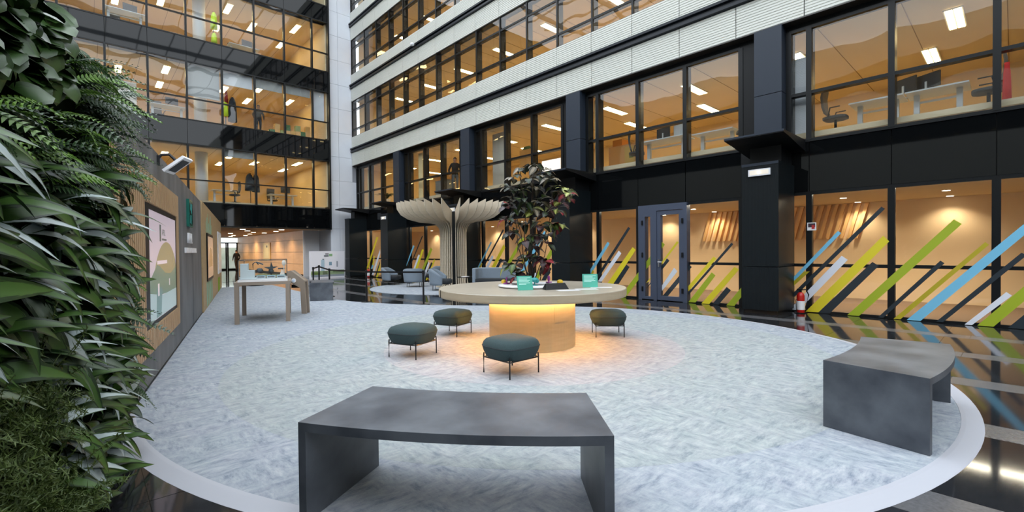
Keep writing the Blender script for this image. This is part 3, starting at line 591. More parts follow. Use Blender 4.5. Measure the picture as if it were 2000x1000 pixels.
lm = [leaf_mat('silver_leaf', (0.016, 0.042, 0.012, 1), (0.40, 0.47, 0.47, 1), 1.25, 0.35, 6), leaf_mat('deep_green_leaf', (0.010, 0.028, 0.005, 1), (0.045, 0.10, 0.018, 1), 1.6, 0.42, 6),
      leaf_mat('grey_green_leaf', (0.012, 0.030, 0.010, 1), (0.13, 0.17, 0.115, 1), 1.5, 0.3, 9)]
AG = [leaf_mesh('leaf', lm[0], 0.36, 0.042, 0.55, 0.25, 10), leaf_mesh('leaf', lm[1], 0.37, 0.052, 0.6, 0.2, 10), leaf_mesh('leaf', lm[2], 0.34, 0.046, 0.8, 0.25, 10, twist=0.5), leaf_mesh('leaf', lm[0], 0.30, 0.034, 0.9, 0.3, 10, twist=-0.5), leaf_mesh('leaf', lm[1], 0.31, 0.060, 0.45, 0.18, 10), leaf_mesh('leaf', lm[1], 0.30, 0.045, 0.9, 0.2, 10, twist=-0.3)]
rl = leaf_mat('round_green_leaf', (0.022, 0.052, 0.010, 1), (0.035, 0.080, 0.018, 1), 1.5, 0.4)
RD = [leaf_mesh('leaf', rl, 0.10, 0.05, 0.3, 0.1, 6, 'round'), leaf_mesh('leaf', rl, 0.13, 0.06, 0.5, 0.15, 6, 'round')]
m_fern = mat('bright_fern', (0.14, 0.27, 0.022, 1), 0.5, col2=(0.06, 0.14, 0.016, 1), nscale=12); m_fern2 = mat('silver_fern', (0.11, 0.15, 0.11, 1), 0.45, col2=(0.04, 0.07, 0.03, 1), nscale=12); m_fern3 = mat('dark_fern', (0.02, 0.055, 0.012, 1), 0.5)
def frond_mesh(mt, ln, wd, droop, n=15):
    mb = MB(); pts = []
    for i in range(n+1):
        t = i/n; pts.append(Vector((ln*t*(1-0.15*droop*t), 0, -droop*ln*t*t*0.7+0.12*ln*math.sin(PI*t))))
    mb.tube(pts, [0.004*(1-0.8*i/n) for i in range(n+1)], 4)
    for i in range(1, n):
        t = i/n; w_ = wd*math.sin(PI*(0.12+0.88*t)**0.9)+0.008; g = ln/n*0.62; p = pts[i]
        for sg in (-1, 1):
            a, b_, c_ = p+Vector((-g*0.6, 0, 0)), p+Vector((g*0.6, 0, 0)), p+Vector((g*1.0, sg*w_, -0.12*w_))
            mb.add([a, b_, (b_+c_)/2+Vector((g*0.3, 0, 0.006)), c_, (a+c_)/2+Vector((-g*0.25, 0, 0.006))], [(0, 1, 2, 3, 4)])
    return mb.mesh('frond', mt)
FR = [frond_mesh(m_fern, 0.42, 0.055, 0.45), frond_mesh(m_fern2, 0.46, 0.05, 0.4), frond_mesh(m_fern3, 0.38, 0.06, 0.6), frond_mesh(m_fern, 0.34, 0.05, 0.25)]
def feather_mesh():
    mb = MB(); rnd = random.Random(5)
    for k in range(9):
        base = Vector((0, 0, 0)); dr_ = Vector((rnd.uniform(0.3, 1), rnd.uniform(-0.9, 0.9), rnd.uniform(-0.9, 0.7))).normalized(); L_ = rnd.uniform(0.22, 0.36)
        pts = [base+dr_*L_*t/6+Vector((0, 0, -0.16*(t/6)**2)) for t in range(7)]
        mb.tube(pts, 0.002, 3)
        for i in range(1, 7):
            for q in range(16):
                p = pts[i-1].lerp(pts[i], rnd.random()); d = Vector((rnd.uniform(-1, 1), rnd.uniform(-1, 1), rnd.uniform(-1, 1))).normalized()*rnd.uniform(0.02, 0.05)
                e = d.cross(Vector((0.3, 0.2, 1))).normalized()*0.0035
                mb.add([p-e, p+e, p+d], [(0, 1, 2)])
    return mb.mesh('feather_foliage', mat('asparagus_fern', (0.034, 0.064, 0.011, 1), 0.6, col2=(0.085, 0.12, 0.02, 1), nscale=25))
FE = feather_mesh()
def wp(s, z, o): return WNn*(WOFF+o) + WD*s + Vector((0, 0, z))
def put_leaf(nm, me, parent, dirv, roll, scale, off=(0, 0, 0), ref=None):
    d = dirv.normalized(); side = (ref or Vector((0, 0, 1))).cross(d)
    if side.length < 0.05: side = WD.copy()
    side.normalize(); upv = d.cross(side)
    c_, s_ = math.cos(roll), math.sin(roll); sd_ = side*c_+upv*s_; uv_ = upv*c_-side*s_
    mm = Matrix.Identity(4)
    for i in range(3): mm[i][0] = d[i]*scale; mm[i][1] = sd_[i]*scale; mm[i][2] = uv_[i]*scale
    mm.translation = Vector(off)
    o = bpy.data.objects.new(nm, me); C.objects.link(o); o.parent = parent; o.matrix_parent_inverse = Matrix.Identity(4); o.matrix_basis = mm
    return o
rg = random.Random(3)
def plant(name, label, cat, group, s, z, o, meshes, nm, n, spread_s, lo, hi, sc0, sc1, bias=0.35, face=1.0):
    t = thing(name, label, cat, wp(s, z, o), 0, group)
    for q in range(n):
        d = WNn*rg.uniform(0.35, 0.85) + WD*(rg.uniform(-spread_s, spread_s)+bias) + Vector((0, 0, rg.uniform(lo, hi)))
        ref = Vector((0, 0, 0.9)) + (WNn*0.55 - WD*0.55)*face*rg.uniform(0.5, 1.6)
        put_leaf(nm, rg.choice(meshes), t, d, rg.uniform(-0.45, 0.45), rg.uniform(sc0, sc1), (0, 0, rg.uniform(-0.05, 0.05)), ref)
    return t
VL = 'long leaved silver and green variegated plant on the living wall'
for zi in range(13):
    for si in range(7):
        s = 2.05+0.39*si+rg.uniform(-0.12, 0.12); z = 0.20+0.145*zi+rg.uniform(-0.06, 0.06)
        s = min(s, 4.34)
        if z < 0.98 and s < 2.8: continue
        if z > 1.85 and rg.random() < 0.35: continue
        plant('variegated_plant', VL, 'plant', 'variegated plants of the living wall', s, z, 0.10, AG[1:] + AG[4:] + AG[:2], 'leaf', 7, 0.65, -0.6, 0.45, 0.7 if s > 4 else 0.8, 0.95 if s > 4 else 1.1)
for s, z in ((4.2, 2.42), (4.32, 2.2), (4.1, 2.60), (4.33, 2.6), (3.85, 2.5), (4.0, 2.28), (4.36, 2.0), (3.65, 2.35), (3.5, 2.6), (4.36, 1.0), (4.38, 0.72), (4.36, 1.25), (2.9, 1.95), (2.5, 2.05), (4.38, 0.5), (3.3, 2.2), (2.3, 2.0), (3.6, 2.1), (3.9, 2.05), (3.75, 2.6), (3.45, 2.4), (4.15, 2.1), (3.1, 1.85), (3.95, 2.62)):
    plant('fern', 'fern with bright and silvery fronds on the living wall', 'plant', 'ferns of the living wall', s, z, 0.10, FR, 'frond', 7, 0.7, -0.35, 0.5, 0.6, 0.95, 0.4, 0.7)
for s, z in ((2.5, 2.62), (2.75, 2.5), (2.55, 2.3), (2.85, 2.28), (2.6, 2.45), (2.4, 2.5), (2.95, 2.5), (2.7, 2.66), (2.35, 2.25), (2.3, 2.6), (3.1, 2.62), (3.15, 2.4), (2.2, 2.4), (3.3, 0.16), (3.55, 0.2), (3.0, 0.25), (2.7, 2.1), (2.15, 1.2), (2.2, 1.5)):
    plant('round_leaf_plant', 'small round leaved green plant on the living wall', 'plant', 'round leaved plants of the living wall', s, z, 0.12, RD, 'leaf', 16, 0.9, -0.8, 0.5, 0.8, 1.3, 0.0, 1.2)
for s, z in ((2.3, 0.95), (2.5, 0.85), (2.7, 0.7), (2.35, 0.65), (2.55, 0.5), (2.8, 0.45), (2.45, 0.35), (2.7, 0.3), (2.3, 0.45), (2.72, 0.92), (2.85, 0.25), (2.15, 0.8), (2.2, 0.3), (2.0, 0.55), (2.05, 0.95)):
    t = thing('asparagus_fern', 'feathery yellow green asparagus fern low on the living wall', 'plant', wp(s, z, 0.12), 0, 'feathery ferns of the living wall')
    for q in range(2):
        fo = put_leaf('feather_foliage', FE, t, WNn+WD*rg.uniform(-0.6, 0.6)+Vector((0, 0, rg.uniform(-0.3, 0.3))), rg.uniform(-3, 3), rg.uniform(0.7, 0.95)); fo['kind'] = 'stuff'

# ------------------------------------------------------------------ passage under the rear offices
pc_ = MB().box(-10, 10.6, 27.3, 48, 2.82, 2.92).build('ceiling_passage', mat('passage_ceiling', rgb(222, 190, 150), 0.7)); smesh(pc_, 'warm passage ceiling under the black glass offices')
pw = struct('wall_passage', 'birch panelled wall of the passage')
for k in range(9):
    y0 = 29.4+1.86*k
    for (z0, z1) in ((0.12, 0.75), (0.76, 1.5), (1.51, 2.25), (2.26, 2.82)):
        MB().box(9.75, 9.80, y0+0.006, y0+1.85, z0, z1-0.008).build('panel', m_pass, pw)
MB().box(9.78, 9.9, 29.38, 46.2, 0, 2.82).build('backing', m_joint, pw)
MB().box(9.72, 9.8, 29.30, 29.40, 0, 2.82).build('edge_post', m_grey, pw)
MB().box(5.3, 5.9, 33, 34, 0, 2.82).build('pier', m_pass, pw); MB().box(-10, 5.4, 33.9, 34, 0, 2.82).build('side_wall', m_pass, pw)
nb = MB().box(9.70, 9.75, 36.2, 38.0, 0.95, 2.2).build('notice_board', mat('pale_wood_board', rgb(224, 190, 120), 0.5)); tag(nb, 'pale framed notice board on the birch passage wall', 'board')
MB().box(-0.006, 0, 0.3, 1.5, 0.12, 1.12).build('sheet', mat('sheet_cream', rgb(226, 206, 150), 0.6), nb, (9.70, 36.2, 0.95)); MB().box(-0.01, 0, 0.65, 0.9, 0.9, 1.05).build('emblem', m_black, nb, (9.70, 36.2, 0.95))
we = struct('wall_passage_end', 'bright glazed end of the passage')
MB().box(5.9, 8.0, 46.2, 46.4, 0, 2.82).build('infill', m_pass, we)
MB().box(8.0, 9.8, 46.2, 46.3, 2.3, 2.40).build('door_head', m_black, we)
for x0 in (8.0, 8.85, 8.98, 9.68): MB().box(x0, x0+0.1, 46.2, 46.3, 0, 2.4).build('door_stile', m_black, we)
MB().box(8.1, 8.85, 46.24, 46.25, 0.1, 2.3).build('pane', m_glass, we); MB().box(9.08, 9.68, 46.24, 46.25, 0.1, 2.3).build('pane', m_glass, we); MB().box(8.0, 9.8, 46.24, 46.25, 2.4, 2.82).build('pane', m_glass, we)
for x0 in (8.1, 9.05): MB().box(x0, x0+0.75, 46.2, 46.26, 0, 0.12).build('door_rail', m_black, we)
yd = MB().box(4, 14, 51.5, 51.7, 0, 2.0).build('wall_yard', mat('pale_stone', rgb(190, 190, 180), 0.8, col2=rgb(150, 160, 140), nscale=1.5)); smesh(yd, 'pale courtyard wall beyond the passage doors')
for (dx, dy) in [(6.5, 29.5), (8.4, 29.0), (7.2, 31.5), (8.8, 31.5), (8.0, 33.5), (8.9, 34.5), (7.2, 36), (8.6, 37), (8.2, 40), (9.0, 40), (8.6, 43)]:
    dl = thing('passage_downlight', 'round recessed downlight in the passage ceiling', 'light', (dx, dy, 2.82), 0, 'passage ceiling downlights')
    MB().lathe([(0.15, -0.01), (0.17, -0.004), (0.17, 0)], 18).build('trim_ring', m_whitem, dl); MB().lathe([(0.0, -0.014), (0.14, -0.012), (0.14, -0.01)], 18).build('lamp_glow', m_down, dl)
    sl = bpy.data.lights.new('downlight_beam', 'SPOT'); sl.energy = 190; sl.color = (1, 0.78, 0.52); sl.spot_size = R(140); sl.spot_blend = 0.8; sl.shadow_soft_size = 0.12
    so = bpy.data.objects.new('downlight_beam', sl); C.objects.link(so); so.parent = dl; so.location = (0, 0, -0.05)

# ------------------------------------------------------------------ far sides of the atrium and the roof grid (outside the photograph)
wf = struct('wall_front', 'cream banded facade behind the viewer')
for (a, b, c_, d_) in ((-16.3, 12.3, -20.3, -20.0), (-16.3, -16.0, -20.3, 27.3), (12.3, 12.6, -20.3, -10.0)):
    for (z0, z1, mt) in ((0, 3.9, m_black), (3.9, 5.6, m_spandrel), (5.6, 8.45, m_cream), (8.45, 10.2, m_spandrel), (10.2, 12.2, m_cream), (12.2, 14.0, m_spandrel), (14.0, 16, m_cream)):
        MB().box(a, b, c_, d_, z0, z1).build('facade_band', mt, wf)
MB().box(-16, -9.9, 27.3, 27.6, 2.8, 16).build('facade_band', m_spandrel, wf)
rf = struct('ceiling_roof', 'white steel grid of the atrium glass roof')
m_steel = mat('pale_steel', rgb(150, 155, 160), 0.5)
for q in range(10): MB().box(-16, 12.3, -16+4.6*q, -15.88+4.6*q, 19.9, 20.25).build('beam', m_steel, rf)
for q in range(12): MB().box(-14+2.2*q, -13.95+2.2*q, -20, 27.3, 20.2, 20.35).build('purlin', m_steel, rf)

# ------------------------------------------------------------------ round table with tree
tb = thing('round_table', 'large round pale oak table on a glowing drum pedestal', 'table', (CX, CY, 0.018))
def rimv(r0, r1, z0, z1, n=96):
    return MB().lathe([(r0, z0), (r1, z0), (r1+0.004, z0+0.01), (r1+0.004, z1-0.008), (r1, z1), (0.55, z1), (0.55, z1-0.05)], n)
top = MB(); n = 96; pr = [(0.60, 0.785), (1.448, 0.785), (1.455, 0.80), (1.455, 0.893), (1.448, 0.902), (0.52, 0.902), (0.52, 0.80), (0.60, 0.785)]
top.lathe(pr, n); top.f = top.f[:-2]; top.mi = top.mi[:-2]
# rim faces take the darker oak
top.mi = [1 if 1*n <= i < 3*n else 0 for i in range(len(top.f))]
top.build('tabletop', [m_tbl, m_tblrim], tb)
tj = MB().box(-0.006, 0.006, -0.003, 0.004, 0.79, 0.90).build('rim_joint', m_black, tb, (-1.29, 0.66, 0), R(153)); tj.location = (1.4565*math.cos(R(158)), 1.4565*math.sin(R(158)), 0)
MB().lathe([(0.677, 0.0), (0.677, 0.78), (0.60, 0.785)], 72).build('pedestal', m_ped, tb)
sd = MB(); a0, a1 = 254, 278; ins = [(0.681*math.cos(R(a)), 0.681*math.sin(R(a))) for a in range(a0, a1+1, 3)]; outs = [(0.678*math.cos(R(a)), 0.678*math.sin(R(a))) for a in range(a1, a0-1, -3)]
dp = sd.prism(ins+outs, 0.43, 0.775).build('access_panel', m_ped, tb)
MB().ball((0.684*math.cos(R(274)), 0.684*math.sin(R(274)), 0.72), 0.009).build('lock', m_steel, dp)
MB().lathe([(0.70, 0.776), (0.76, 0.776), (0.76, 0.783), (0.70, 0.783), (0.70, 0.776)], 64).build('led_ring', mat('table_led', (1, .8, .5, 1), 0.5, emit=(1.0, 0.60, 0.25, 1), es=48), tb)
ring = thing('planter_ring', 'glossy white ring tray around the tree base on the table', 'tray', (CX, CY, 0.921))
rr = MB().lathe([(0.30, 0.012), (0.50, 0.004), (0.53, 0.012), (0.535, 0.03), (0.50, 0.042), (0.34, 0.046), (0.30, 0.03), (0.30, 0.012)], 64); rr.f = rr.f[:-2]; rr.mi = rr.mi[:-2]
rr.build('ring', m_white, ring, smooth=True)
MB().lathe([(0.0, 0.0), (0.30, 0.0), (0.30, 0.012), (0.0, 0.016)], 40).build('soil', mat('dark_soil', (0.01, 0.008, 0.006, 1), 0.95), ring)
tree = thing('indoor_tree', 'dark leaved croton tree growing through the round table', 'tree', (CX, CY, 0.935))
RV, FV = Vector((math.cos(YAW), -math.sin(YAW), 0)), Vector((math.sin(YAW), math.cos(YAW), 0))
def tp(px, py, v=0.0):
    k = 0.00805*(1+v/7.2)
    return RV*((px-1037)*k) + FV*v + Vector((0, 0, 1.5+(488-py)*k-0.935))
MB().tube([tp(1036, 548), tp(1034, 520), tp(1033, 500), tp(1038, 470), tp(1036, 430), tp(1040, 380), tp(1042, 330)], [0.045, 0.04, 0.036, 0.03, 0.024, 0.016, 0.006], 10).build('trunk', m_trunk, tree, smooth=True)
stems = [[(1040, 548, 0.05), (1046, 510, 0.06), (1058, 470, 0.1), (1078, 430, 0.15), (1095, 392, 0.1)], [(1030, 548, -0.05), (1020, 500, -0.1), (1017, 460, -0.1), (1008, 425, -0.15)], [(1032, 548, 0.1), (1011, 480, 0.1), (1008, 440, 0.12), (1000, 390, 0.1)], [(1037, 545, -0.1), (1022, 470, -0.15), (1026, 400, -0.1), (1015, 345, 0)], [(1042, 548, -0.05), (1052, 520, -0.1), (1062, 500, -0.12), (1068, 470, -0.1), (1078, 380, -0.1), (1075, 345, 0)], [(1034, 546, -0.15), (1015, 530, -0.18), (1002, 522, -0.2)], [(1054, 548, 0.1), (1058, 525, 0.12), (1064, 515, 0.1)]]
for st in stems: MB().tube([tp(*q) for q in st], [0.008-0.001*i for i in range(len(st))], 6).build('stem', m_trunk, tree)
cl = lambda nm, e, md_: leaf_mat(nm, e, md_, 2.4, 0.28, 5)
CM = {'d': cl('croton_dark', (0.010, 0.014, 0.010, 1), (0.03, 0.045, 0.02, 1)), 'p': cl('croton_plum', (0.016, 0.008, 0.010, 1), (0.045, 0.018, 0.018, 1)), 'g': cl('croton_green', (0.03, 0.06, 0.015, 1), (0.09, 0.14, 0.03, 1)), 'y': cl('croton_lime', (0.14, 0.16, 0.03, 1), (0.38, 0.40, 0.12, 1)), 'r': cl('croton_red', (0.12, 0.016, 0.018, 1), (0.30, 0.04, 0.05, 1)), 'k': cl('croton_khaki', (0.07, 0.06, 0.04, 1), (0.24, 0.20, 0.14, 1))}
CL = {k: [leaf_mesh('leaf', v, 0.175, 0.050, 0.35, 0.15, 6, 'obl'), leaf_mesh('leaf', v, 0.16, 0.048, 0.9, 0.2, 6, 'obl')] for k, v in CM.items()}
clus = [(1045, 322, 'kkd'), (1022, 330, 'kdd'), (1064, 332, 'kkd'), (1003, 346, 'kkd'), (1032, 352, 'kdk'), (1076, 350, 'kdk'), (1055, 345, 'ddk'), (996, 366, 'kdd'), (1016, 370, 'gdy'), (1048, 368, 'kkd'), (1080, 372, 'kdg'), (1100, 380, 'yrg'), (1110, 384, 'ryp'), (1108, 372, 'yyg'), (1000, 390, 'dkd'), (1025, 392, 'gdd'), (1055, 394, 'kdg'), (1080, 398, 'pry'), (1095, 398, 'ryp'), (992, 402, 'prd'), (1012, 410, 'dgd'), (1040, 412, 'yyk'), (1066, 414, 'pdp'), (1088, 410, 'kyr'), (986, 428, 'rpd'), (1005, 434, 'dpd'), (1030, 434, 'gdd'), (1054, 438, 'dpd'), (1078, 440, 'gyg'), (1092, 444, 'gry'), (1000, 452, 'dpd'), (1044, 458, 'dgp'), (1068, 462, 'pdp'), (1024, 470, 'dpd'), (1040, 482, 'prp'), (1066, 476, 'ppd'), (1030, 500, 'dgd'), (1046, 504, 'pdp'), (1060, 510, 'ppr'), (1066, 520, 'prp'), (990, 516, 'ydp'), (1004, 520, 'ggp'), (1014, 530, 'gdp'), (1008, 538, 'rpd')]
rt_ = random.Random(21)
for (px, py, cs) in clus:
    c0 = tp(px, py, rt_.uniform(-0.32, 0.32))
    for q in range(7 if py < 500 else 6):
        a = 2*PI*q/7+rt_.uniform(-0.3, 0.3); d = Vector((math.cos(a), math.sin(a), rt_.uniform(-0.35, 0.5)))
        put_leaf('leaf', rt_.choice(CL[cs[q % 3]]), tree, d, rt_.uniform(-0.5, 0.5), rt_.uniform(0.9, 1.3), c0+Vector((0, 0, rt_.uniform(-0.04, 0.04))))

# things on the table
def card(loc, rz, label):
    t = thing('table_card', label, 'card', loc, rz)
    b = MB(); b.ext([(-0.008, 0.0), (0.0, 0.0), (0.075, 0.20), (0.067, 0.20)], lambda a, z, t_: (-0.115+0.23*t_, a, z)); b.ext([(0.10, 0), (0.106, 0), (0.075, 0.12), (0.07, 0.12)], lambda a, z, t_: (-0.05+0.10*t_, a, z))
    b.build('panel', mat('mint_card', rgb(48, 156, 134), 0.4), t)
    for q in range(6):
        z = 0.17-0.018*q; wd = (0.18, 0.13, 0.17, 0.15, 0.17, 0.11)[q]
        MB().ext([(-0.0095+0.375*z, z), (-0.0085+0.375*z, z), (-0.0085+0.375*(z+0.008), z+0.008), (-0.0095+0.375*(z+0.008), z+0.008)], lambda a, zz, t_: (-0.09+wd*t_, a, zz)).build('print_line', mat('pale_mint_print', rgb(170, 222, 210), 0.5), t)
card((4.65, 4.77, 0.921), R(-27), 'mint green tent card in front of the tree')
card((5.65, 4.38, 0.921), R(-48), 'mint green tent card near the table edge')
wg = thing('black_wedge_stand', 'black wedge shaped stand on the round table', 'stand', (5.05, 4.55, 0.921), R(-22))
MB().ext([(-0.07, 0), (0.07, 0), (0.045, 0.07), (0.0, 0.09)], lambda a, z, t: (-0.185+0.37*t+(0.03*(1-2*t) if z > 0.05 else 0), a, z)).build('body', m_black, wg)
MB().box(-0.14, 0.14, -0.045, -0.042, 0.02, 0.05).build('front_plate', mat('grey_plate', (0.03, 0.03, 0.035, 1), 0.4), wg)
for q, (lx, ly, rz) in enumerate(((5.02, 4.28, -30), (5.35, 4.22, -40), (5.75, 4.25, -50))):
    p = MB().box(-0.16, 0.16, -0.09, 0.09, 0, 0.002).build('paper_sheet', m_white, None, (lx, ly, 0.921), R(rz)); tag(p, ['white sheet lying in front of the black wedge stand', 'white sheet right of the black wedge stand', 'white sheet behind the tent card at the table edge'][q], 'paper')
def fig(name, label, loc, parts):
    t = thing(name, label, 'figurine', loc)
    for nm, mb, mt in parts: mb.build(nm, mt, t, smooth=True)
m_yel, m_mag, m_tea = mat('yellow_plastic', rgb(222, 184, 40), 0.4), mat('magenta_plastic', rgb(158, 70, 150), 0.4), mat('teal_plastic', rgb(52, 150, 150), 0.4)
zt = 0.966
fig('yellow_figurine', 'yellow rounded figurine left on the white ring', (4.93, 5.56, zt), [('body', MB().lathe([(0.03, 0), (0.038, 0.01), (0.036, 0.05), (0.012, 0.062)], 16), m_yel)])
fig('yellow_dome', 'yellow dome figurine right on the white ring', (5.58, 4.93, zt), [('dome', MB().ball((0, 0, 0.02), 0.045, 14, (1.1, 1.1, 0.8)), m_yel)])
fig('magenta_figurine', 'magenta figurine beside the yellow one on the left', (4.87, 5.42, zt), [('base', MB().box(-0.045, 0.045, -0.03, 0.03, 0, 0.02), m_mag), ('figure', MB().lathe([(0.012, 0.02), (0.014, 0.06), (0.010, 0.075), (0.016, 0.09), (0.012, 0.11)], 12), m_mag)])
fig('magenta_bird', 'magenta perched figurine on the right of the ring', (5.52, 5.12, zt), [('base', MB().box(-0.04, 0.04, -0.03, 0.03, 0, 0.015), m_mag), ('figure', MB().ball((0, 0, 0.07), 0.03, 12, (0.8, 0.8, 1.6)).tube([(0, 0, 0), (0, 0, 0.05)], 0.01), m_mag)])
fig('teal_tree_model', 'small teal tree model on the white ring', (4.93, 4.86, zt), [('trunk', MB().tube([(0, 0, 0), (0, 0, 0.06)], 0.01).box(-0.05, 0.05, -0.03, 0.03, 0, 0.012), m_tea), ('crown', MB().ball((0, 0, 0.085), 0.05, 14, (1.15, 1.15, 0.75)).ball((0.03, -0.02, 0.07), 0.035), m_tea)])

# ------------------------------------------------------------------ stools
def stool(loc, rz, label):
    t = thing('pouf_stool', label, 'stool', (loc[0], loc[1], 0.018), rz, 'dark green stools around the round table')
    prof = [(0.20, 0.195), (0.245, 0.197), (0.262, 0.215), (0.288, 0.28), (0.299, 0.325), (0.301, 0.338), (0.297, 0.352), (0.286, 0.385), (0.262, 0.412), (0.21, 0.430), (0.12, 0.438), (0.001, 0.44)]
    q = MB().lathe(prof, 48, sq=3.6).build('cushion', m_stool, t, smooth=True)
    MB().lathe([(0.2985, 0.333), (0.305, 0.338), (0.2985, 0.343)], 48, sq=3.6).build('piping', m_seat, q)
    for sx in (-1, 1):
        for sy in (-1, 1):
            MB().tube([(sx*0.235, sy*0.235, 0), (sx*0.235, sy*0.235, 0.20), (sx*0.232, sy*0.232, 0.245)], 0.009, 8).build('leg', m_leg, t)
    f_ = MB()
    for a in ((-1, -1, 1, -1), (1, -1, 1, 1), (1, 1, -1, 1), (-1, 1, -1, -1)): f_.tube([(a[0]*0.235, a[1]*0.235, 0.192), (a[2]*0.235, a[3]*0.235, 0.192)], 0.008, 6)
    f_.build('frame', m_leg, t)
stool((3.77, 4.13), R(0), 'dark green pouf stool in front of the pedestal')
stool((3.41, 5.81), R(21), 'dark green pouf stool farthest to the left of the table')
stool((4.77, 6.75), R(21), 'dark green pouf stool half hidden behind the left table edge')
stool((6.62, 4.76), R(45), 'dark green pouf stool right of the pedestal')

# ------------------------------------------------------------------ curved benches
def bench(cx, cy, r0, r1, a0, a1, label, h=0.55, z0=0.016):
    t = thing('curved_bench', label, 'bench', (cx, cy, z0), 0, 'curved concrete benches')
    n = 20; P = lambda r, a: (r*math.cos(R(a)), r*math.sin(R(a)))
    pol = [P(r1, a0+(a1-a0)*i/n) for i in range(n+1)] + [P(r0, a1-(a1-a0)*i/n) for i in range(n+1)]
    MB().prism(pol, h-0.05, h).build('seat_top', m_bench, t)
    da = math.degrees(0.045/((r0+r1)/2))
    for (b0, b1) in ((a0, a0+da), (a1-da, a1)):
        MB().prism([P(r1, b0), P(r1, b1), P(r0, b1), P(r0, b0)], 0, h-0.05).build('leg_panel', m_bench, t)
bench(CX, CY, 4.30, 5.0, 210.0, 229.6, 'grey concrete curved bench nearest the viewer')
bench(CX, CY, 4.15, 4.83, 260.4, 280.4, 'brownish grey curved bench at the glossy floor edge')
bench(1.55, 16.2, 3.85, 4.5, -28.5, -8, 'far grey curved bench behind the display table')

# ------------------------------------------------------------------ exhibit table with model case
ax_ = math.atan2(10.60-10.88, 3.20-2.27)
et = thing('exhibit_table', 'taupe display table carrying a glass model case', 'table', (2.27, 10.88, 0.016), ax_)
for (x0, y0) in ((0, 0), (0.95, 0), (0.02, 1.50), (0.97, 1.50)): MB().cbox(x0+0.0, y0, 0.40, 0.085, 0.085, 0.80).build('leg', m_beige, et)
MB().box(-0.045, 1.02, -0.045, 1.56, 0.80, 0.865).build('top_frame', m_beige, et); MB().box(0.02, 0.95, 0.0, 1.5, 0.866, 0.91).build('white_plinth', m_white, et)
dk = MB().lathe([(0.16, 0), (0.2, 0.02), (0.2, 0.045)], 20); dk.build('speaker_puck', m_black, et, (0.32, 0.5, 0.755)); 
gcs = thing('model_case', 'clear glass case holding a miniature landscape', 'display case', (2.27, 10.88, 0.927), ax_)
def gl(x0, x1, y0, y1, z0, z1): MB().box(x0, x1, y0, y1, z0, z1).build('pane', m_case, gcs)
gl(0.03, 0.94, 0.02, 0.026, 0, 0.40); gl(0.03, 0.94, 1.46, 1.466, 0, 0.40); gl(0.03, 0.036, 0.03, 1.46, 0, 0.40); gl(0.934, 0.94, 0.03, 1.46, 0, 0.40); gl(0.03, 0.94, 0.02, 1.466, 0.40, 0.406)
m_edge = mat('dark_edge', (0.08, 0.09, 0.09, 1), 0.3)
for x0 in (0.03, 0.934): MB().box(x0-0.003, x0+0.011, 0.014, 0.028, 0, 0.412).box(x0-0.003, x0+0.011, 1.458, 1.47, 0, 0.412).build('corner_edge', m_edge, gcs)
MB().box(0.03, 0.94, 0.014, 0.028, 0.40, 0.412).box(0.03, 0.94, 1.458, 1.47, 0.40, 0.412).box(0.027, 0.041, 0.02, 1.46, 0.40, 0.412).box(0.929, 0.943, 0.02, 1.46, 0.40, 0.412).build('top_edge', m_edge, gcs)
def model(name, label, mb, mt): o = mb.build(name, mt, None, (2.27, 10.88, 0.931), ax_); tag(o, label, 'model')
model('tower_model', 'pale grey stepped tower model inside the glass case', MB().box(0.06, 0.20, 0.10, 0.4, 0, 0.33).box(0.2, 0.32, 0.1, 0.35, 0, 0.19).box(0.06, 0.36, 0.08, 0.5, 0, 0.03), mat('pale_model', rgb(205, 215, 218), 0.5))
model('crane_model', 'dark curved crane model inside the glass case', MB().tube([(0.28, 0.5, 0.1), (0.27, 0.5, 0.32), (0.33, 0.5, 0.36), (0.38, 0.5, 0.30)], 0.012).tube([(0.34, 0.5, 0.36), (0.47, 0.5, 0.30)], 0.014).ball((0.40, 0.5, 0.17), 0.07, 12, (1, 1, 0.8)).box(0.3, 0.5, 0.4, 0.6, 0, 0.06), mat('dark_model', rgb(62, 70, 76), 0.5))
model('meadow_model', 'green meadow base inside the glass case', MB().ball((0.62, 0.75, 0.02), 0.16, 14, (1.9, 2.2, 0.35)).ball((0.45, 0.9, 0.02), 0.12, 12, (1.2, 1.6, 0.6)), mat('model_grass', rgb(92, 104, 52), 0.9, col2=rgb(140, 128, 96), nscale=14))
model('turbine_model', 'small turbine and aircraft model inside the glass case', MB().tube([(0.62, 0.6, 0.05), (0.62, 0.6, 0.28)], 0.014).ball((0.62, 0.6, 0.15), 0.055).ext([(0.48, 0.24), (0.76, 0.25), (0.66, 0.20), (0.58, 0.19)], lambda a, z, t: (a, 0.55+0.1*t, z)).ext([(0.60, 0.24), (0.66, 0.24), (0.62, 0.36)], lambda a, z, t: (a, 0.6+0.03*t, z)).box(0.76, 0.9, 0.5, 0.6, 0.19, 0.22), MATS['dark_model'])
model('sail_model', 'white sail model at the right end of the glass case', MB().ext([(0.78, 0.03), (0.9, 0.05), (0.84, 0.20)], lambda a, z, t: (a, 0.3+0.03*t, z)).ball((0.88, 0.4, 0.33), 0.055, 12, (0.8, 0.8, 1.2)).tube([(0.88, 0.4, 0), (0.88, 0.4, 0.3)], 0.01), mat('cream_model', rgb(214, 206, 196), 0.5))
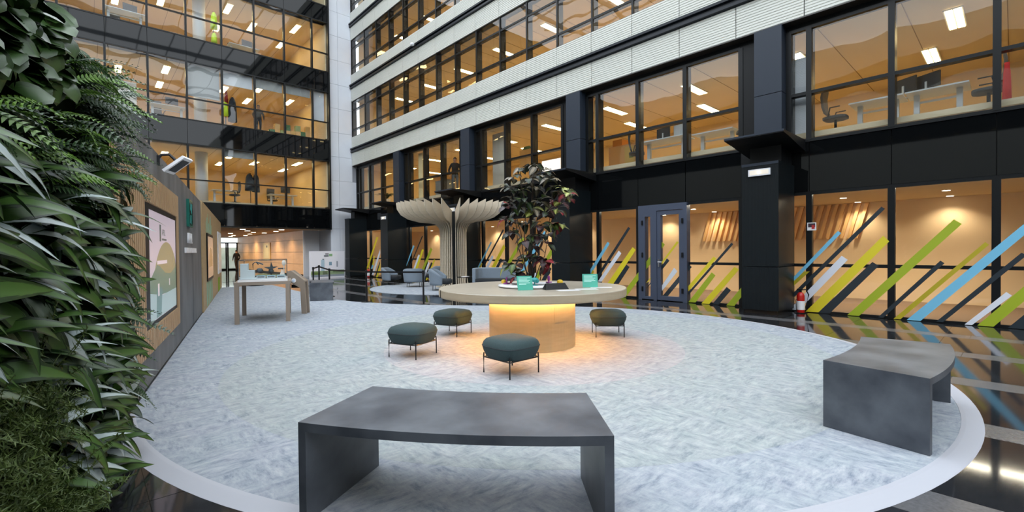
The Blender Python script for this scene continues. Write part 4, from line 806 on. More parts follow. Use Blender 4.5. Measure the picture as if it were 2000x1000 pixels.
for q in range(3):
    o = MB().box(0, 0.17, 0, 0.008, 0, 0.075).build('caption_card', mat('caption_white', rgb(196, 206, 210), 0.5), None, (2.27, 10.88, 0.94), ax_)
    o.location = Vector((2.27, 10.88, 0.94)) + Matrix.Rotation(ax_, 3, 'Z') @ Vector((0.36+0.19*q, 0.045, 0)); tag(o, ['left', 'middle', 'right'][q] + ' caption card at the front of the glass case', 'card')
    MB().box(0.02, 0.15, -0.001, 0.0, 0.03, 0.05).build('print_line', mat('caption_ink', rgb(90, 96, 100), 0.6), o); MB().box(0.0, 0.17, -0.001, 0.0, 0.068, 0.075).build('print_band', mat('caption_cyan', rgb(80, 180, 200), 0.6), o)
# slanted lectern beside it
lc = thing('slanted_lectern', 'taupe lectern with sloping side and round white button', 'lectern', (3.53, 11.84, 0.016), -YAW-0.0)
prof = [(0.0, 1.02), (0.10, 1.04), (0.42, 0.80), (0.46, 0.0), (0.345, 0.0), (0.32, 0.62), (0.0, 0.80)]
MB().ext(prof, lambda a, z, t: (a, 0.05*t, z)).build('side_panel', m_beige, lc); MB().ext(prof, lambda a, z, t: (a-0.02, 0.20+0.05*t, z)).build('side_panel', m_beige, lc)
MB().add([Vector((0.09, 0.05, 1.03)), Vector((0.42, 0.05, 0.79)), Vector((0.40, 0.20, 0.79)), Vector((0.07, 0.20, 1.03)), Vector((0.09, 0.05, 1.0)), Vector((0.42, 0.05, 0.76)), Vector((0.40, 0.20, 0.76)), Vector((0.07, 0.20, 1.0))], [(0, 1, 2, 3), (7, 6, 5, 4), (0, 4, 5, 1), (1, 5, 6, 2), (2, 6, 7, 3), (3, 7, 4, 0)]).build('desk_top', m_beige, lc)
MB().tube([(0.17, -0.012, 0.80), (0.17, 0.0, 0.80)], 0.055, 20).build('button_rim', m_white, lc); MB().tube([(0.17, -0.02, 0.80), (0.17, -0.01, 0.80)], 0.03, 16).build('button', mat('button_blue', rgb(190, 205, 225), 0.3), lc)
MB().box(0.08, 0.28, 0.06, 0.19, 0.62, 0.70).build('screen_box', m_black, lc)

# ------------------------------------------------------------------ poster board and barrier posts
pa = math.atan2(26.79-26.40, 11.22-9.07)
pb = thing('poster_board', 'white printed poster board leaning by the grey wall', 'poster', (9.10, 26.42, 0.0), pa)
MB().box(0, 2.15, 0, 0.09, 0, 1.54).build('board', mat('poster_white', rgb(248, 246, 252), 0.5), pb)
def pp(x0, x1, z0, z1, nm, c): MB().box(x0, x1, -0.003, 0, z0, z1).build(nm, mat('poster_'+nm+str(c), rgb(*c), 0.6), pb)
pp(0.06, 2.12, 0.08, 0.2, 'print_strip', (150, 158, 168)); pp(0.06, 2.12, 0.2, 0.42, 'print_grass', (150, 170, 130)); pp(0.06, 0.6, 0.22, 0.36, 'print_field', (140, 165, 80)); pp(0.75, 1.05, 0.2, 0.40, 'print_rock', (130, 125, 125)); pp(1.4, 2.1, 0.3, 0.45, 'print_shrub', (135, 160, 110))
pp(0.66, 0.86, 0.42, 1.05, 'print_tower', (176, 200, 216)); pp(0.74, 0.84, 1.05, 1.10, 'print_tree', (60, 90, 90)); pp(1.15, 1.32, 0.72, 0.92, 'print_dome', (130, 160, 180)); pp(1.62, 1.70, 0.62, 0.95, 'print_mast', (150, 155, 165))
pp(0.84, 1.13, 1.22, 1.31, 'print_title', (110, 112, 118)); pp(0.92, 1.13, 1.34, 1.41, 'print_heading', (130, 122, 125)); pp(1.15, 1.36, 1.24, 1.38, 'print_emblem', (150, 190, 140))
posts = [(6.90, 11.16, 0.955, 'nearest the round table'), (6.02, 12.85, 0.95, 'second from the round table'), (5.98, 15.55, 0.94, 'behind the far bench on the right'), (6.13, 16.9, 1.02, 'behind the far bench in the middle'), (5.98, 17.0, 0.95, 'behind the far bench on the left')]
posts[4] = (5.82, 16.6, 0.97, 'behind the far bench on the left')
for (x, y, h, wh) in posts:
    t = thing('barrier_post', 'black barrier post ' + wh, 'barrier', (x, y, 0.0 if y < 13 else 0.0), 0, 'belt barrier posts')
    z0 = 0.0 if math.hypot(x-CX, y-CY) > 5 else 0.016
    MB().lathe([(0.17, z0), (0.17, z0+0.012), (0.05, z0+0.03), (0.03, z0+0.035)], 24).build('base', m_leg, t)
    MB().lathe([(0.026, 0.03), (0.026, h-0.08)], 14).build('pole', m_leg, t); MB().lathe([(0.034, h-0.09), (0.034, h-0.005), (0.028, h)], 16).build('belt_head', m_leg, t)
bl = thing('barrier_belt', 'black retractable belt strung between the barrier posts', 'belt', (0, 0, 0))
for (a, b) in zip(posts[:-1], posts[1:]):
    pa_, pb_ = Vector((a[0], a[1], a[2]-0.05)), Vector((b[0], b[1], b[2]-0.05)); dd = (pb_-pa_).normalized(); sd_ = Vector((-dd.y, dd.x, 0)).normalized()
    mid = (pa_+pb_)/2; slab(MB(), mid, dd, sd_, Vector((0, 0, 1)), (pb_-pa_).length/2-0.03, 0.002, 0.024).build('belt_span', m_leg, bl)

# ------------------------------------------------------------------ lounge around the fin tree
rug = MB(); pol = []
for a in range(0, 361, 4):
    x_, y_ = 11.3+3.5*math.cos(R(a)), 15.6+3.5*math.sin(R(a)); pol.append((min(x_, 12.2), y_))
po2 = []
for p in pol:
    if not po2 or (abs(p[0]-po2[-1][0])+abs(p[1]-po2[-1][1])) > 1e-4: po2.append(p)
rg_o = rug.prism(po2[:-1], 0, 0.012).build('lounge_rug', cm1); tag(rg_o, 'pale round rug under the lounge chairs', 'rug')
ft = thing('fin_tree', 'tree shaped canopy of taupe timber fins around a column', 'sculpture', (11.25, 15.75, 0.012))
fprof = [(0.50, 0.0), (0.80, 0.0), (0.66, 0.14), (0.60, 0.4), (0.59, 2.2), (0.63, 2.42), (0.78, 2.58), (1.05, 2.64), (1.5, 2.68), (1.9, 2.79), (2.16, 2.95), (2.31, 3.18), (2.34, 3.42), (1.7, 3.30), (1.1, 3.20), (0.62, 3.14), (0.50, 3.14)]
nf = 24
fin_me = MB().ext(fprof, lambda a, z, t: (a, -0.012+0.024*t, z)).mesh('fin', m_fin)
for q in range(nf):
    a = 98 + 192*q/(nf-1)
    if 230 < a < 238.3: continue
    link('fin', fin_me, ft, (0, 0, 0), R(a))
def armchair(loc, rz, label, wd=0.34, back=0.76, grp='grey blue lounge armchairs'):
    t = thing('lounge_armchair', label, 'armchair', (loc[0], loc[1], 0.012), rz, grp)
    # wrap-around shell open at +x
    out, inn = [], []
    sh = MB(); n = 22; rows = 6
    def ring(r, zz, off=0): return [(r*math.cos(R(a)), r*math.sin(R(a)), zz) for a in [70+220*i/n for i in range(n+1)]]
    vs = []
    for k in range(rows+1):
        tz = k/rows
        for i in range(n+1):
            a = 70+220*i/n; fall = max(0, abs(a-180)-40)/70
            ztop = back-0.30*fall**1.6; z_ = 0.20+(ztop-0.20)*tz; r = wd+0.05+0.045*tz
            vs.append((r*1.0*math.cos(R(a)), r*1.08*math.sin(R(a)), z_))
    for k in range(rows, -1, -1):
        tz = k/rows
        for i in range(n+1):
            a = 70+220*i/n; fall = max(0, abs(a-180)-40)/70
            ztop = back-0.30*fall**1.6+0.01; z_ = 0.20+(ztop-0.20)*tz; r = wd-0.03+0.045*tz
            vs.append((r*math.cos(R(a)), r*1.08*math.sin(R(a)), z_))
    m_ = n+1; K = 2*(rows+1)
    fs = [(k*m_+i, k*m_+i+1, ((k+1) % K)*m_+i+1, ((k+1) % K)*m_+i) for k in range(K) for i in range(n)]
    fs += [tuple(k*m_ for k in range(K)), tuple(k*m_+n for k in range(K-1, -1, -1))]
    sh.add(vs, fs).build('shell_back', m_chair, t, smooth=True)
    MB().lathe([(wd*0.9, 0.24), (wd*1.02, 0.27), (wd*1.03, 0.37), (wd*0.95, 0.42), (0.01, 0.435)], 28, (0.05, 0), sq=4).build('seat', m_seat, t, smooth=True)
    for sx in (-1, 1):
        for sy in (-1, 1): MB().tube([(sx*0.25, sy*0.26, 0), (sx*0.24, sy*0.25, 0.24)], 0.010, 6).build('leg', m_leg, t)
    fr_ = MB()
    for q in ((-1, -1, 1, -1), (-1, 1, 1, 1), (1, -1, 1, 1), (-1, -1, -1, 1)): fr_.tube([(q[0]*0.24, q[1]*0.25, 0.21), (q[2]*0.24, q[3]*0.25, 0.21)], 0.009, 6)
    fr_.build('frame', m_leg, t)
armchair((9.95, 18.75), R(-50), 'grey lounge armchair farthest left beside the black column')
armchair((10.05, 16.95), R(50), 'grey lounge armchair seen from behind')
armchair((9.85, 14.70), R(-45), 'grey lounge armchair in front of the fin tree', 0.36, 0.80)
armchair((12.0, 18.3), R(190), 'grey lounge armchair partly hidden by the fin tree')
sf = thing('lounge_sofa', 'grey blue two seat sofa behind the round table', 'sofa', (11.15, 12.95, 0.012), R(-55)); sf.scale = (1.2, 1.05, 1.05)
sfm = lambda x0, x1, y0, y1, z0, z1, nm, mt: MB().box(x0, x1, y0, y1, z0, z1).build(nm, mt, sf)
bk = MB(); pts = [(-0.72, -0.30), (-0.74, 0.1), (-0.62, 0.36), (-0.3, 0.42), (0.3, 0.42), (0.62, 0.36), (0.74, 0.1), (0.72, -0.30), (0.60, -0.30), (0.62, 0.08), (0.52, 0.25), (0.28, 0.30), (-0.28, 0.30), (-0.52, 0.25), (-0.62, 0.08), (-0.60, -0.30)]
bk.prism(pts, 0.2, 0.80); o = bk.build('back_shell', m_chair, sf); bv = o.modifiers.new('soft', 'BEVEL'); bv.width = 0.04; bv.segments = 3
sfm(-0.6, 0.6, -0.36, 0.3, 0.24, 0.42, 'seat', m_seat)
for sx in (-0.58, 0.58):
    for sy in (-0.28, 0.3): MB().tube([(sx, sy, 0), (sx, sy, 0.24)], 0.011, 6).build('leg', m_leg, sf)
def low_table(loc, r, h, label):
    t = thing('side_table', label, 'table', (loc[0], loc[1], 0.012)); MB().lathe([(r, h-0.02), (r, h)], 28).build('table_top', m_black, t); MB().lathe([(0.16, 0), (0.16, 0.01), (0.02, 0.02), (0.02, h-0.02)], 16).build('stem', m_leg, t)
low_table((10.5, 13.95), 0.36, 0.50, 'round black side table beside the sofa'); low_table((11.0, 18.9), 0.25, 0.45, 'round black side table among the armchairs')
bk_ = MB().box(-0.14, 0.14, -0.1, 0.1, 0, 0.02).build('magazine', m_white, None, (10.45, 13.95, 0.512), 0.4); tag(bk_, 'white magazine lying on the black side table', 'magazine')

# ------------------------------------------------------------------ fire extinguishers
def extinguisher(loc, rz, label):
    t = thing('fire_extinguisher', label, 'extinguisher', loc, rz)
    mr = mat('extinguisher_red', rgb(176, 24, 18), 0.3)
    MB().lathe([(0.075, 0.0), (0.08, 0.02), (0.08, 0.40), (0.06, 0.45), (0.03, 0.48)], 20).build('cylinder', mr, t, smooth=True)
    MB().lathe([(0.082, 0.08), (0.082, 0.28)], 20).build('white_label', m_white, t)
    MB().tube([(0, 0, 0.48), (0, 0, 0.53)], 0.025).box(-0.03, 0.07, -0.02, 0.02, 0.53, 0.56).build('valve', m_black, t)
    MB().tube([(-0.02, 0, 0.53), (-0.11, 0.02, 0.54), (-0.16, 0.03, 0.42), (-0.12, 0.02, 0.2), (-0.09, 0.02, 0.1)], 0.014).build('hose', m_black, t)
    MB().lathe([(0.13, 0), (0.13, 0.015), (0.09, 0.02)], 20).build('stand', m_black, t); MB().tube([(0.09, 0, 0.02), (0.11, 0, 0.3), (0.08, 0, 0.33)], 0.008).build('bracket', m_leg, t)
extinguisher((12.0, 3.30, 0), R(135), 'red fire extinguisher beside the nearest black column')
extinguisher((12.0, 25.35, 0), R(135), 'red fire extinguisher by the far corner window')
st = MB().box(-0.004, 0, -0.09, 0.09, -0.09, 0.09).build('warning_sticker', m_white, None, (12.235, 3.14, 1.98)); tag(st, 'small square sticker on the mullion by the extinguisher', 'sticker')
MB().box(-0.006, -0.004, -0.07, 0.07, -0.02, 0.07).build('dark_print', mat('sticker_dark', rgb(60, 40, 50), 0.5), st); MB().box(-0.007, -0.006, -0.06, 0.0, -0.06, 0.03).build('red_print', mat('sticker_red', rgb(180, 40, 40), 0.5), st)
cv = thing('security_camera', 'small white security camera on the black facade rail', 'camera', (11.88, 19.68, 11.5))
MB().box(-0.02, 0.0, -0.06, 0.06, -0.08, 0.08).build('bracket', m_black, cv); MB().ball((-0.14, 0.06, 0), 0.09, 14, (1.2, 1, 0.9)).build('housing', m_whitem, cv); MB().tube([(-0.02, 0, 0), (-0.1, 0.04, 0)], 0.02).build('arm', m_leg, cv)

# ------------------------------------------------------------------ office furniture seen through the glass
m_desk = mat('white_desk', rgb(200, 206, 212), 0.4); m_dkg = mat('office_dark_grey', rgb(58, 58, 60), 0.7); m_mesh = mat('taupe_mesh', rgb(96, 84, 72), 0.8)
def desk(loc, rz, w_, label, grp):
    t = thing('office_desk', label, 'desk', loc, rz, grp)
    MB().box(-w_/2, w_/2, -0.4, 0.4, 0.71, 0.74).build('desktop', m_desk, t)
    for sx in (-1, 1): MB().box(sx*(w_/2-0.16)-0.05, sx*(w_/2-0.16)+0.05, -0.05, 0.05, 0, 0.71).box(sx*(w_/2-0.16)-0.04, sx*(w_/2-0.16)+0.04, -0.36, 0.36, 0, 0.03).build('leg', m_desk, t)
    MB().box(-w_/2+0.2, w_/2-0.2, -0.02, 0.02, 0.52, 0.56).build('crossbar', m_desk, t)
def ochair(loc, rz, label, mt=None):
    t = thing('office_chair', label, 'chair', loc, rz); mt = mt or m_mesh
    MB().lathe([(0.2, 0.42), (0.25, 0.44), (0.25, 0.49), (0.2, 0.51)], 20, sq=4).build('seat', m_dkg, t)
    bk = MB().ext([(-0.20, 0.58), (-0.25, 0.75), (-0.27, 1.0), (-0.23, 1.2), (-0.19, 1.2), (-0.22, 1.0), (-0.20, 0.75), (-0.15, 0.58)], lambda a, z, t_: (a, -0.22+0.44*t_, z)).build('backrest', mt, t)
    MB().tube([(0, 0, 0.1), (0, 0, 0.42)], 0.03).build('column', m_leg, t)
    b = MB()
    for q in range(5): a = 2*PI*q/5; b.tube([(0, 0, 0.1), (0.3*math.cos(a), 0.3*math.sin(a), 0.05)], 0.02, 6).ball((0.3*math.cos(a), 0.3*math.sin(a), 0.03), 0.03, 8)
    b.build('star_base', m_leg, t)
    for sy in (-1, 1): MB().tube([(-0.1, sy*0.25, 0.48), (-0.05, sy*0.29, 0.68), (0.15, sy*0.29, 0.68)], 0.016, 6).build('armrest', m_leg, t)
def monitor(loc, rz, label, mt=None):
    t = thing('computer_monitor', label, 'monitor', loc, rz)
    MB().box(-0.27, 0.27, -0.02, 0.02, 0.14, 0.47).build('screen', mt or m_dkg, t); MB().box(-0.1, 0.1, -0.08, 0.1, 0, 0.012).box(-0.02, 0.02, 0.02, 0.04, 0.01, 0.3).build('stand', m_desk, t)
def hang(name, label, cat, loc, rz, mb, mt, top=None):
    o = mb.build(name, mt, None, loc, rz, smooth=True); tag(o, label, cat); return o
def coat_shape(w_, h): return MB().lathe([(0.03, 0), (w_*0.55, 0.0), (w_*0.5, h*0.4), (w_*0.42, h*0.75), (w_*0.3, h*0.9), (0.04, h)], 14)
G1 = 4.2
desk((13.9, 2.2, G1), R(90), 1.0, 'white office desk left of the mullion above the extinguisher', 'office desks')
desk((13.9, 1.15, G1), R(90), 1.02, 'white office desk right of the mullion above the extinguisher', 'office desks')
ochair((13.6, 2.98, G1), R(-90), 'taupe mesh office chair at the left desk above the extinguisher')
ochair((13.6, 0.36, G1), R(90), 'taupe mesh office chair at the right desk above the extinguisher')
monitor((14.1, 1.75, G1+0.74), R(60), 'dark monitor beside the mullion on the left desk'); monitor((14.1, 1.35, G1+0.74), R(60), 'dark monitor on the right desk above the extinguisher')
hang('red_scarf', 'red cloth hanging at the far right office window', 'cloth', (13.0, 0.10, G1+0.1), 0, coat_shape(0.12, 0.7), mat('bright_red', rgb(200, 30, 24), 0.7))
desk((13.6, 7.5, G1), R(90), 1.5, 'white office desk above the glazed door', 'office desks'); desk((13.9, 6.0, G1), R(90), 1.2, 'white office desk beside the second upper mullion', 'office desks')
ochair((13.3, 4.95, G1), R(120), 'dark high backed office chair at the window above the striped glass', m_dkg); ochair((13.5, 8.5, G1), R(-60), 'grey office chair left of the desk above the door', m_dkg)
monitor((13.8, 7.1, G1+0.74), R(75), 'pair of pale monitors on the desk above the door', m_desk); monitor((13.8, 7.7, G1+0.74), R(75), 'dark monitor on the desk above the door')
cb = thing('wood_cabinet', 'light wood cabinet at the left of the window above the door', 'cabinet', (14.2, 9.4, G1)); MB().box(-0.3, 0.3, -0.75, 0.5, 0, 0.95).build('body', m_pass, cb); MB().box(-0.32, -0.3, -0.7, 0.45, 0.05, 0.9).build('door', m_slatw, cb)
po = MB().box(-0.005, 0, -0.2, 0.2, 0, 0.7).build('wall_notice', mat('notice_yellow', rgb(216, 190, 110), 0.6), None, (13.86, 9.0, G1+0.15)); tag(po, 'small notice sheet with green squares on the wood cabinet', 'notice')
MB().box(-0.008, -0.005, -0.15, 0.02, 0.3, 0.42).build('green_square', mat('notice_green', rgb(110, 130, 60), 0.6), po)
bx_ = MB().box(-0.2, 0.2, -0.2, 0.2, 0, 0.25).build('orange_box', mat('orange_box', rgb(196, 130, 60), 0.7), None, (14.2, 9.6, G1+0.95)); tag(bx_, 'orange box standing on the light wood cabinet', 'box')
sc2 = thing('presentation_screen', 'bright white presentation screen in the office behind the tree', 'screen', (14.0, 12.8, G1+0.55)); MB().box(-0.02, 0.02, -0.5, 0.5, 0, 0.42).build('panel', mat('bright_screen', rgb(235, 230, 225), 0.4, emit=(1, .95, .9, 1), es=1.2), sc2); MB().tube([(0, 0, -0.55), (0, 0, 0)], 0.03).build('stand', m_leg, sc2)
hang('beige_jacket', 'beige jacket hanging beside the presentation screen', 'jacket', (14.0, 11.9, G1+0.35), 0, coat_shape(0.28, 0.75), mat('beige_cloth', rgb(190, 170, 120), 0.8))
wb2 = thing('flipchart', 'flipchart with a green arched top in the office behind the tree', 'flipchart', (14.4, 14.6, G1), 0)
MB().box(-0.02, 0.02, -0.45, 0.45, 0.85, 1.75).build('sheet', mat('flip_sheet', rgb(205, 175, 130), 0.7), wb2); MB().ext([(-0.3, 1.76), (0.3, 1.76), (0.15, 1.88), (-0.15, 1.88)], lambda a, z, t: (-0.02+0.04*t, a, z)).build('arched_top', mat('flip_green', rgb(60, 110, 84), 0.6), wb2)
for sy in (-1, 1): MB().tube([(0, sy*0.4, 0.0), (0, sy*0.44, 1.75)], 0.015).build('leg', m_leg, wb2)
sc3 = MB().box(13.0, 13.03, 14.4, 15.3, 4.2, 6.5).build('frosted_divider', mat('frosted_white', rgb(205, 196, 180), 0.6)); tag(sc3, 'tall pale divider panel in the office behind the tree', 'divider')
# blinds and pilasters just behind the glass
def blind(x0, x1, y0, y1, z0, z1, label, mt): o = MB().box(x0, x1, y0, y1, z0, z1).build('roller_blind', mt); tag(o, label, 'blind')
m_bl = mat('white_blind', rgb(214, 214, 220), 0.7, wave=('Z', 14, 0.01), bump=0.3); m_bl2 = mat('grey_blind', rgb(160, 160, 160), 0.7); m_cur = mat('warm_curtain', rgb(240, 214, 160), 0.7)
blind(12.56, 12.58, 3.24, 3.58, 4.2, 6.0, 'white slatted blind in the narrow pane above the extinguisher', m_bl)
blind(12.62, 12.64, 9.2, 9.55, 4.2, 6.5, 'cream curtain in the narrow pane above the glazed door', m_cur)
blind(12.62, 12.64, 20.35, 20.75, 4.2, 6.5, 'cream lit curtain behind the fin tree on the first floor', m_cur)
blind(12.62, 12.64, 26.2, 26.6, 4.2, 6.5, 'cream lit curtain at the corner of the first floor', m_cur)
YB = 27.5
blind(3.78, 5.12, YB, YB+0.02, 9.25, 10.8, 'grey roller blind lowered beside the round pillar two levels up', m_bl2)
blind(5.26, 6.62, YB, YB+0.02, 10.15, 10.8, 'pale roller blind half raised over the hanging vest', m_bl); blind(6.75, 8.1, YB, YB+0.02, 10.3, 10.8, 'pale roller blind half raised over the green cubes', m_bl2); blind(8.25, 9.6, YB, YB+0.02, 10.35, 10.8, 'pale roller blind half raised at the right of the green cubes', m_bl2); blind(9.72, 10.4, YB, YB+0.02, 9.1, 10.8, 'white roller blind in the last bay two levels up', m_bl)
blind(5.26, 6.62, YB, YB+0.02, 6.45, 6.8, 'pale roller blind barely lowered just above the passage', m_bl2)
# rear building contents
for (zf, zc, lab) in ((4.15, 6.82, 'just above the passage'), (8.17, 10.84, 'two levels above the passage'), (12.17, 14.88, 'three levels above the passage')):
    o = MB().lathe([(0.29, 0), (0.29, zc-zf)], 24, (4.55, 29.2)).build('pillar_round', mat('white_pillar', rgb(214, 218, 226), 0.5), None, (0, 0, zf), smooth=True); smesh(o, 'white round pillar ' + lab)
desk((5.62, 29.3, 4.15), 0, 1.3, 'white office desk beside the round pillar above the passage', 'office desks'); ochair((5.95, 28.6, 4.15), R(180), 'black office chair beside the round pillar above the passage', m_dkg)
def coat_stand(x, y, z, label, items):
    t = thing('coat_stand', label, 'coat stand', (x, y, z)); MB().tube([(0, 0, 0), (0, 0, 1.75)], 0.02).build('pole', m_leg, t); MB().lathe([(0.2, 0), (0.2, 0.02), (0.03, 0.04)], 16).build('base', m_leg, t)
    for (dx, z0, h, w_, mt, nm, lb) in items: hang(nm, lb, 'clothing', (x+dx, y-0.2, z+z0), 0, coat_shape(w_, h), mt)
hv = mat('hi_vis_yellow', rgb(200, 226, 40), 0.6, emit=rgb(200, 226, 40), es=0.15); m_nv = mat('dark_coat', rgb(40, 46, 54), 0.85)
coat_stand(6.75, 28.7, 4.15, 'coat stand with dark coats above the passage', [(-0.1, 0.75, 0.95, 0.42, m_nv, 'dark_coat', 'dark coat hanging on the stand above the passage'), (0.22, 0.7, 1.0, 0.36, mat('black_coat', rgb(28, 30, 34), 0.85), 'black_coat', 'black coat hanging beside the dark coat above the passage')])
coat_stand(5.55, 28.4, 8.17, 'coat stand with a yellow vest two levels up', [(-0.05, 0.55, 0.75, 0.26, hv, 'yellow_vest', 'yellow vest hanging two levels above the passage'), (0.0, 1.25, 0.6, 0.16, mat('red_cloth', rgb(170, 40, 36), 0.8), 'red_scarf', 'red scarf hanging above the yellow vest'), (0.28, 0.3, 1.3, 0.40, m_nv, 'grey_coat', 'dark grey coat hanging beside the yellow vest')])
coat_stand(4.98, 28.0, 12.17, 'coat stand with two yellow vests three levels up', [(0.0, 0.8, 0.85, 0.30, hv, 'yellow_vest', 'upper yellow vest hanging beside the round pillar three levels up'), (0.0, 0.1, 0.5, 0.26, hv, 'yellow_bag', 'yellow bag hanging under the vest three levels up')])
cb2 = thing('white_cabinet', 'tall white double cabinet two levels above the passage', 'cabinet', (1.38, 29.4, 8.17)); MB().box(-0.56, 0.56, 0, 0.45, 0, 1.75).build('body', m_whitem, cb2); MB().box(-0.55, -0.006, -0.02, 0, 0.03, 1.72).build('door', m_white, cb2); MB().box(0.006, 0.55, -0.02, 0, 0.03, 1.72).build('door', m_white, cb2)
for q in range(8):
    o = MB().box(0, 0.27, 0, 0.3, 0, 0.33).build('storage_cube', [mat('cube_green', rgb(70, 110, 70), 0.6), mat('cube_wood', rgb(214, 170, 100), 0.6), mat('cube_sage', rgb(150, 160, 100), 0.6)][q % 3], None, (7.75+0.28*q, 28.6, 8.17+0.33*(q % 2)+0.02*q)); tag(o, 'coloured storage cube two levels above the passage', 'cube', 'coloured cubes along the window')
    b_ = MB().box(0, 0.27, 0, 0.3, 0, 0.33+0.02*q+(0.33 if q % 2 else 0)).build('cube_plinth', m_slatw, None, (7.75+0.28*q, 28.6, 8.17-0.001)); b_.scale.z = max(0.05, (0.02*q+(0.33 if q % 2 else 0)))/(0.33+0.02*q+(0.33 if q % 2 else 0)); tag(b_, 'wooden plinth under the coloured storage cubes', 'plinth', 'plinths under the coloured cubes')
for k, (x, y, z, rz, lb) in enumerate(((3.1, 29.0, 8.17, 0, 'white desk in the middle of the row two levels up'), (6.6, 29.2, 12.17, 0, 'white desk beside the yellow vests three levels up'), (1.5, 28.6, 12.17, 0, 'white desk at the left three levels up'), (8.6, 29.5, 4.15, 0, 'desk near the right end above the passage'))):
    desk((x, y, z), rz, 1.5, lb, 'office desks')
    monitor((x+0.2, y, z+0.74), R(10), 'monitor on the ' + lb); ochair((x-0.3, y+0.8, z), R(-80), 'chair behind the ' + lb, m_dkg)
# potted palm at the corner of the first floor
pl = thing('potted_palm', 'potted palm behind the corner window of the first floor', 'plant', (13.0, 24.9, G1))
MB().lathe([(0.16, 0), (0.22, 0.35), (0.2, 0.35), (0.18, 0.3)], 18).build('pot', m_whitem, pl)
for q in range(9): put_leaf('frond', FR[2], pl, Vector((math.cos(q*0.7), math.sin(q*0.7), 0.9)), 0, 2.0, (0, 0, 0.35))
for (x, y, lb) in ((13.0, 10.55+8, 'low grey cabinet behind the standing person'),):
    o = MB().box(-0.25, 0.25, -0.5, 0.5, 0, 0.75).box(-0.27, 0.27, -0.52, 0.52, 0.75, 0.78).build('low_cabinet', mat('grey_cab', rgb(120, 128, 130), 0.6), None, (13.2, 19.2, G1)); tag(o, lb, 'cabinet')

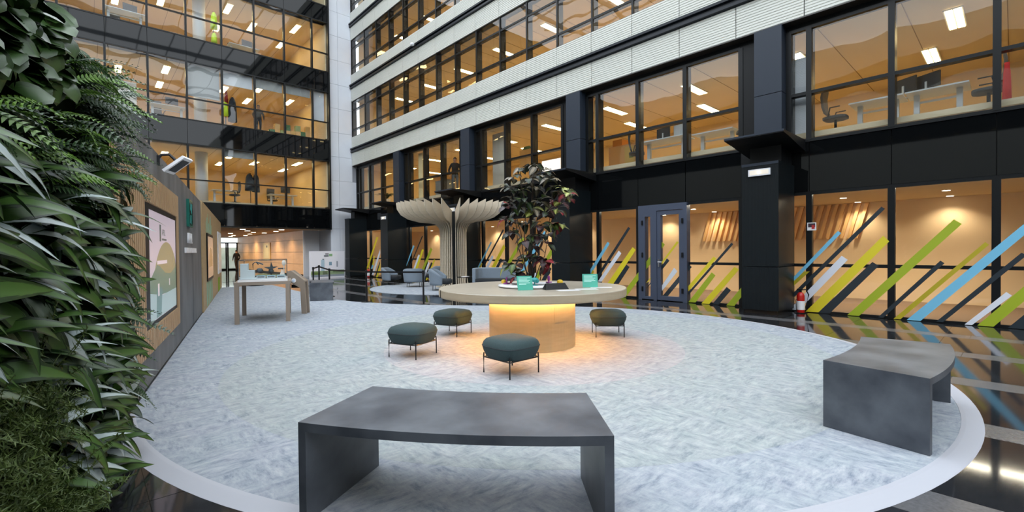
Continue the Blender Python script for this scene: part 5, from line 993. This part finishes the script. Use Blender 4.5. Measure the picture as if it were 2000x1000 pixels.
# ------------------------------------------------------------------ people
def person(loc, rz, h, label, top, legs, hair, walk=0.0, armout=0.12):
    k = h/1.75; V = []; E_ = []; Rr = []
    def v(x, y, z, r): V.append((x*k, y*k, z*k)); Rr.append(r*k); return len(V)-1
    pel = v(0, 0, 0.95, 0.125); wst = v(0, 0, 1.10, 0.12); ch = v(0, 0.01, 1.30, 0.145); nk = v(0, 0.0, 1.49, 0.044); hd = v(0, 0.015, 1.59, 0.074); tp_ = v(0, 0.01, 1.69, 0.072)
    E_ += [(pel, wst), (wst, ch), (ch, nk), (nk, hd), (hd, tp_)]
    for s_ in (-1, 1):
        sh = v(s_*0.17, 0, 1.40, 0.06); el = v(s_*(0.17+armout), -0.02, 1.13, 0.045); wr_ = v(s_*(0.17+armout*0.8), 0.10, 0.92, 0.035); hn = v(s_*(0.17+armout*0.75), 0.12, 0.85, 0.026)
        E_ += [(ch, sh), (sh, el), (el, wr_), (wr_, hn)]
        hx = s_*(0.17+armout*0.75)
        for (fy, fl_) in ((0.155, 0.075), (0.135, 0.085), (0.115, 0.08), (0.095, 0.065)):
            f1 = v(hx, fy, 0.85-fl_*0.55, 0.008); f2 = v(hx-s_*0.012, fy+0.008, 0.85-fl_, 0.007); E_ += [(hn, f1), (f1, f2)]
        t1 = v(hx-s_*0.02, 0.165, 0.84, 0.009); t2 = v(hx-s_*0.028, 0.185, 0.80, 0.008); E_ += [(hn, t1), (t1, t2)]
        hp = v(s_*0.09, 0, 0.88, 0.095); kn = v(s_*0.10, s_*walk*0.5+0.02, 0.50, 0.06); an = v(s_*0.10, s_*walk-0.02, 0.09, 0.042); to = v(s_*0.11, s_*walk+0.13, 0.03, 0.035)
        E_ += [(pel, hp), (hp, kn), (kn, an), (an, to)]
    me = bpy.data.meshes.new('person'); me.from_pydata(V, E_, []); ob = bpy.data.objects.new('tmp_body', me); C.objects.link(ob)
    sk = ob.modifiers.new('skin', 'SKIN'); 
    for i, r in enumerate(Rr): me.skin_vertices[0].data[i].radius = (r*1.28, r*1.05)
    me.skin_vertices[0].data[0].use_root = True
    ss = ob.modifiers.new('sub', 'SUBSURF'); ss.levels = 2; ss.render_levels = 2
    dg = bpy.context.evaluated_depsgraph_get(); m2 = bpy.data.meshes.new_from_object(ob.evaluated_get(dg)); bpy.data.objects.remove(ob)
    m2.name = 'person'; m2.materials.clear()
    for mm in (top, legs, mat('skin_tone', rgb(176, 128, 100), 0.6), m_black): m2.materials.append(mm)
    for p in m2.polygons:
        z = p.center.z/k; p.use_smooth = True
        p.material_index = 2 if z > 1.47 or (z < 0.88 and abs(p.center.x/k) > 0.2) else 0 if z > 0.90 else 3 if z < 0.07 else 1
    o = link('person', m2, None, loc, rz); tag(o, label, 'person')
    hb = MB()
    for i in range(7):
        th = PI*0.62*i/6
        for j in range(16):
            ph = 2*PI*j/16; back = 1 if math.sin(ph) < 0.35 else 0.0
            t2_ = th if back else th*0.55
            hb.v.append((0.088*k*math.sin(t2_)*math.cos(ph), (0.004+0.098*math.sin(t2_)*math.sin(ph))*k, (1.64+0.105*math.cos(t2_))*k))
    hb.f = [(i*16+j, i*16+(j+1) % 16, (i+1)*16+(j+1) % 16, (i+1)*16+j) for i in range(6) for j in range(16)]; hb.mi = [0]*len(hb.f)
    hb.build('hair', hair, o, smooth=True)
    fc = MB()
    for sx in (-1, 1): fc.ball((sx*0.032*k, 0.086*k, 1.63*k), 0.010*k, 8)
    fc.build('eyes', m_black, o)
    MB().ball((0, 0.094*k, 1.60*k), 0.014*k, 8, (0.8, 1, 1.4)).build('nose', MATS['skin_tone'], o); MB().ball((0, 0.082*k, 1.56*k), 0.02*k, 8, (1.2, 0.5, 0.3)).build('mouth', mat('lip_tone', rgb(140, 80, 70), 0.5), o)
    MB().ball((-0.086*k, 0.01*k, 1.61*k), 0.022*k, 8, (0.4, 0.8, 1.3)).ball((0.086*k, 0.01*k, 1.61*k), 0.022*k, 8, (0.4, 0.8, 1.3)).build('ears', MATS['skin_tone'], o)
    return o
m_hair = mat('dark_hair', rgb(30, 24, 20), 0.6)
person((9.25, 44.2, 0), R(12), 1.74, 'dark dressed person walking away through the passage', mat('black_jacket', rgb(16, 16, 18), 0.8), mat('brown_trousers', rgb(60, 48, 40), 0.8), m_hair, 0.16, 0.09)
person((13.05, 18.15, G1), R(150), 1.78, 'person in a dark top standing at the first floor window', mat('charcoal_top', rgb(34, 30, 30), 0.8), mat('grey_trousers', rgb(84, 92, 100), 0.8), m_hair)
person((7.25, 28.9, 8.17), R(180), 1.66, 'dark haired person standing two levels above the passage', mat('dark_top', rgb(46, 44, 44), 0.8), mat('dark_trousers', rgb(40, 44, 50), 0.8), m_hair)
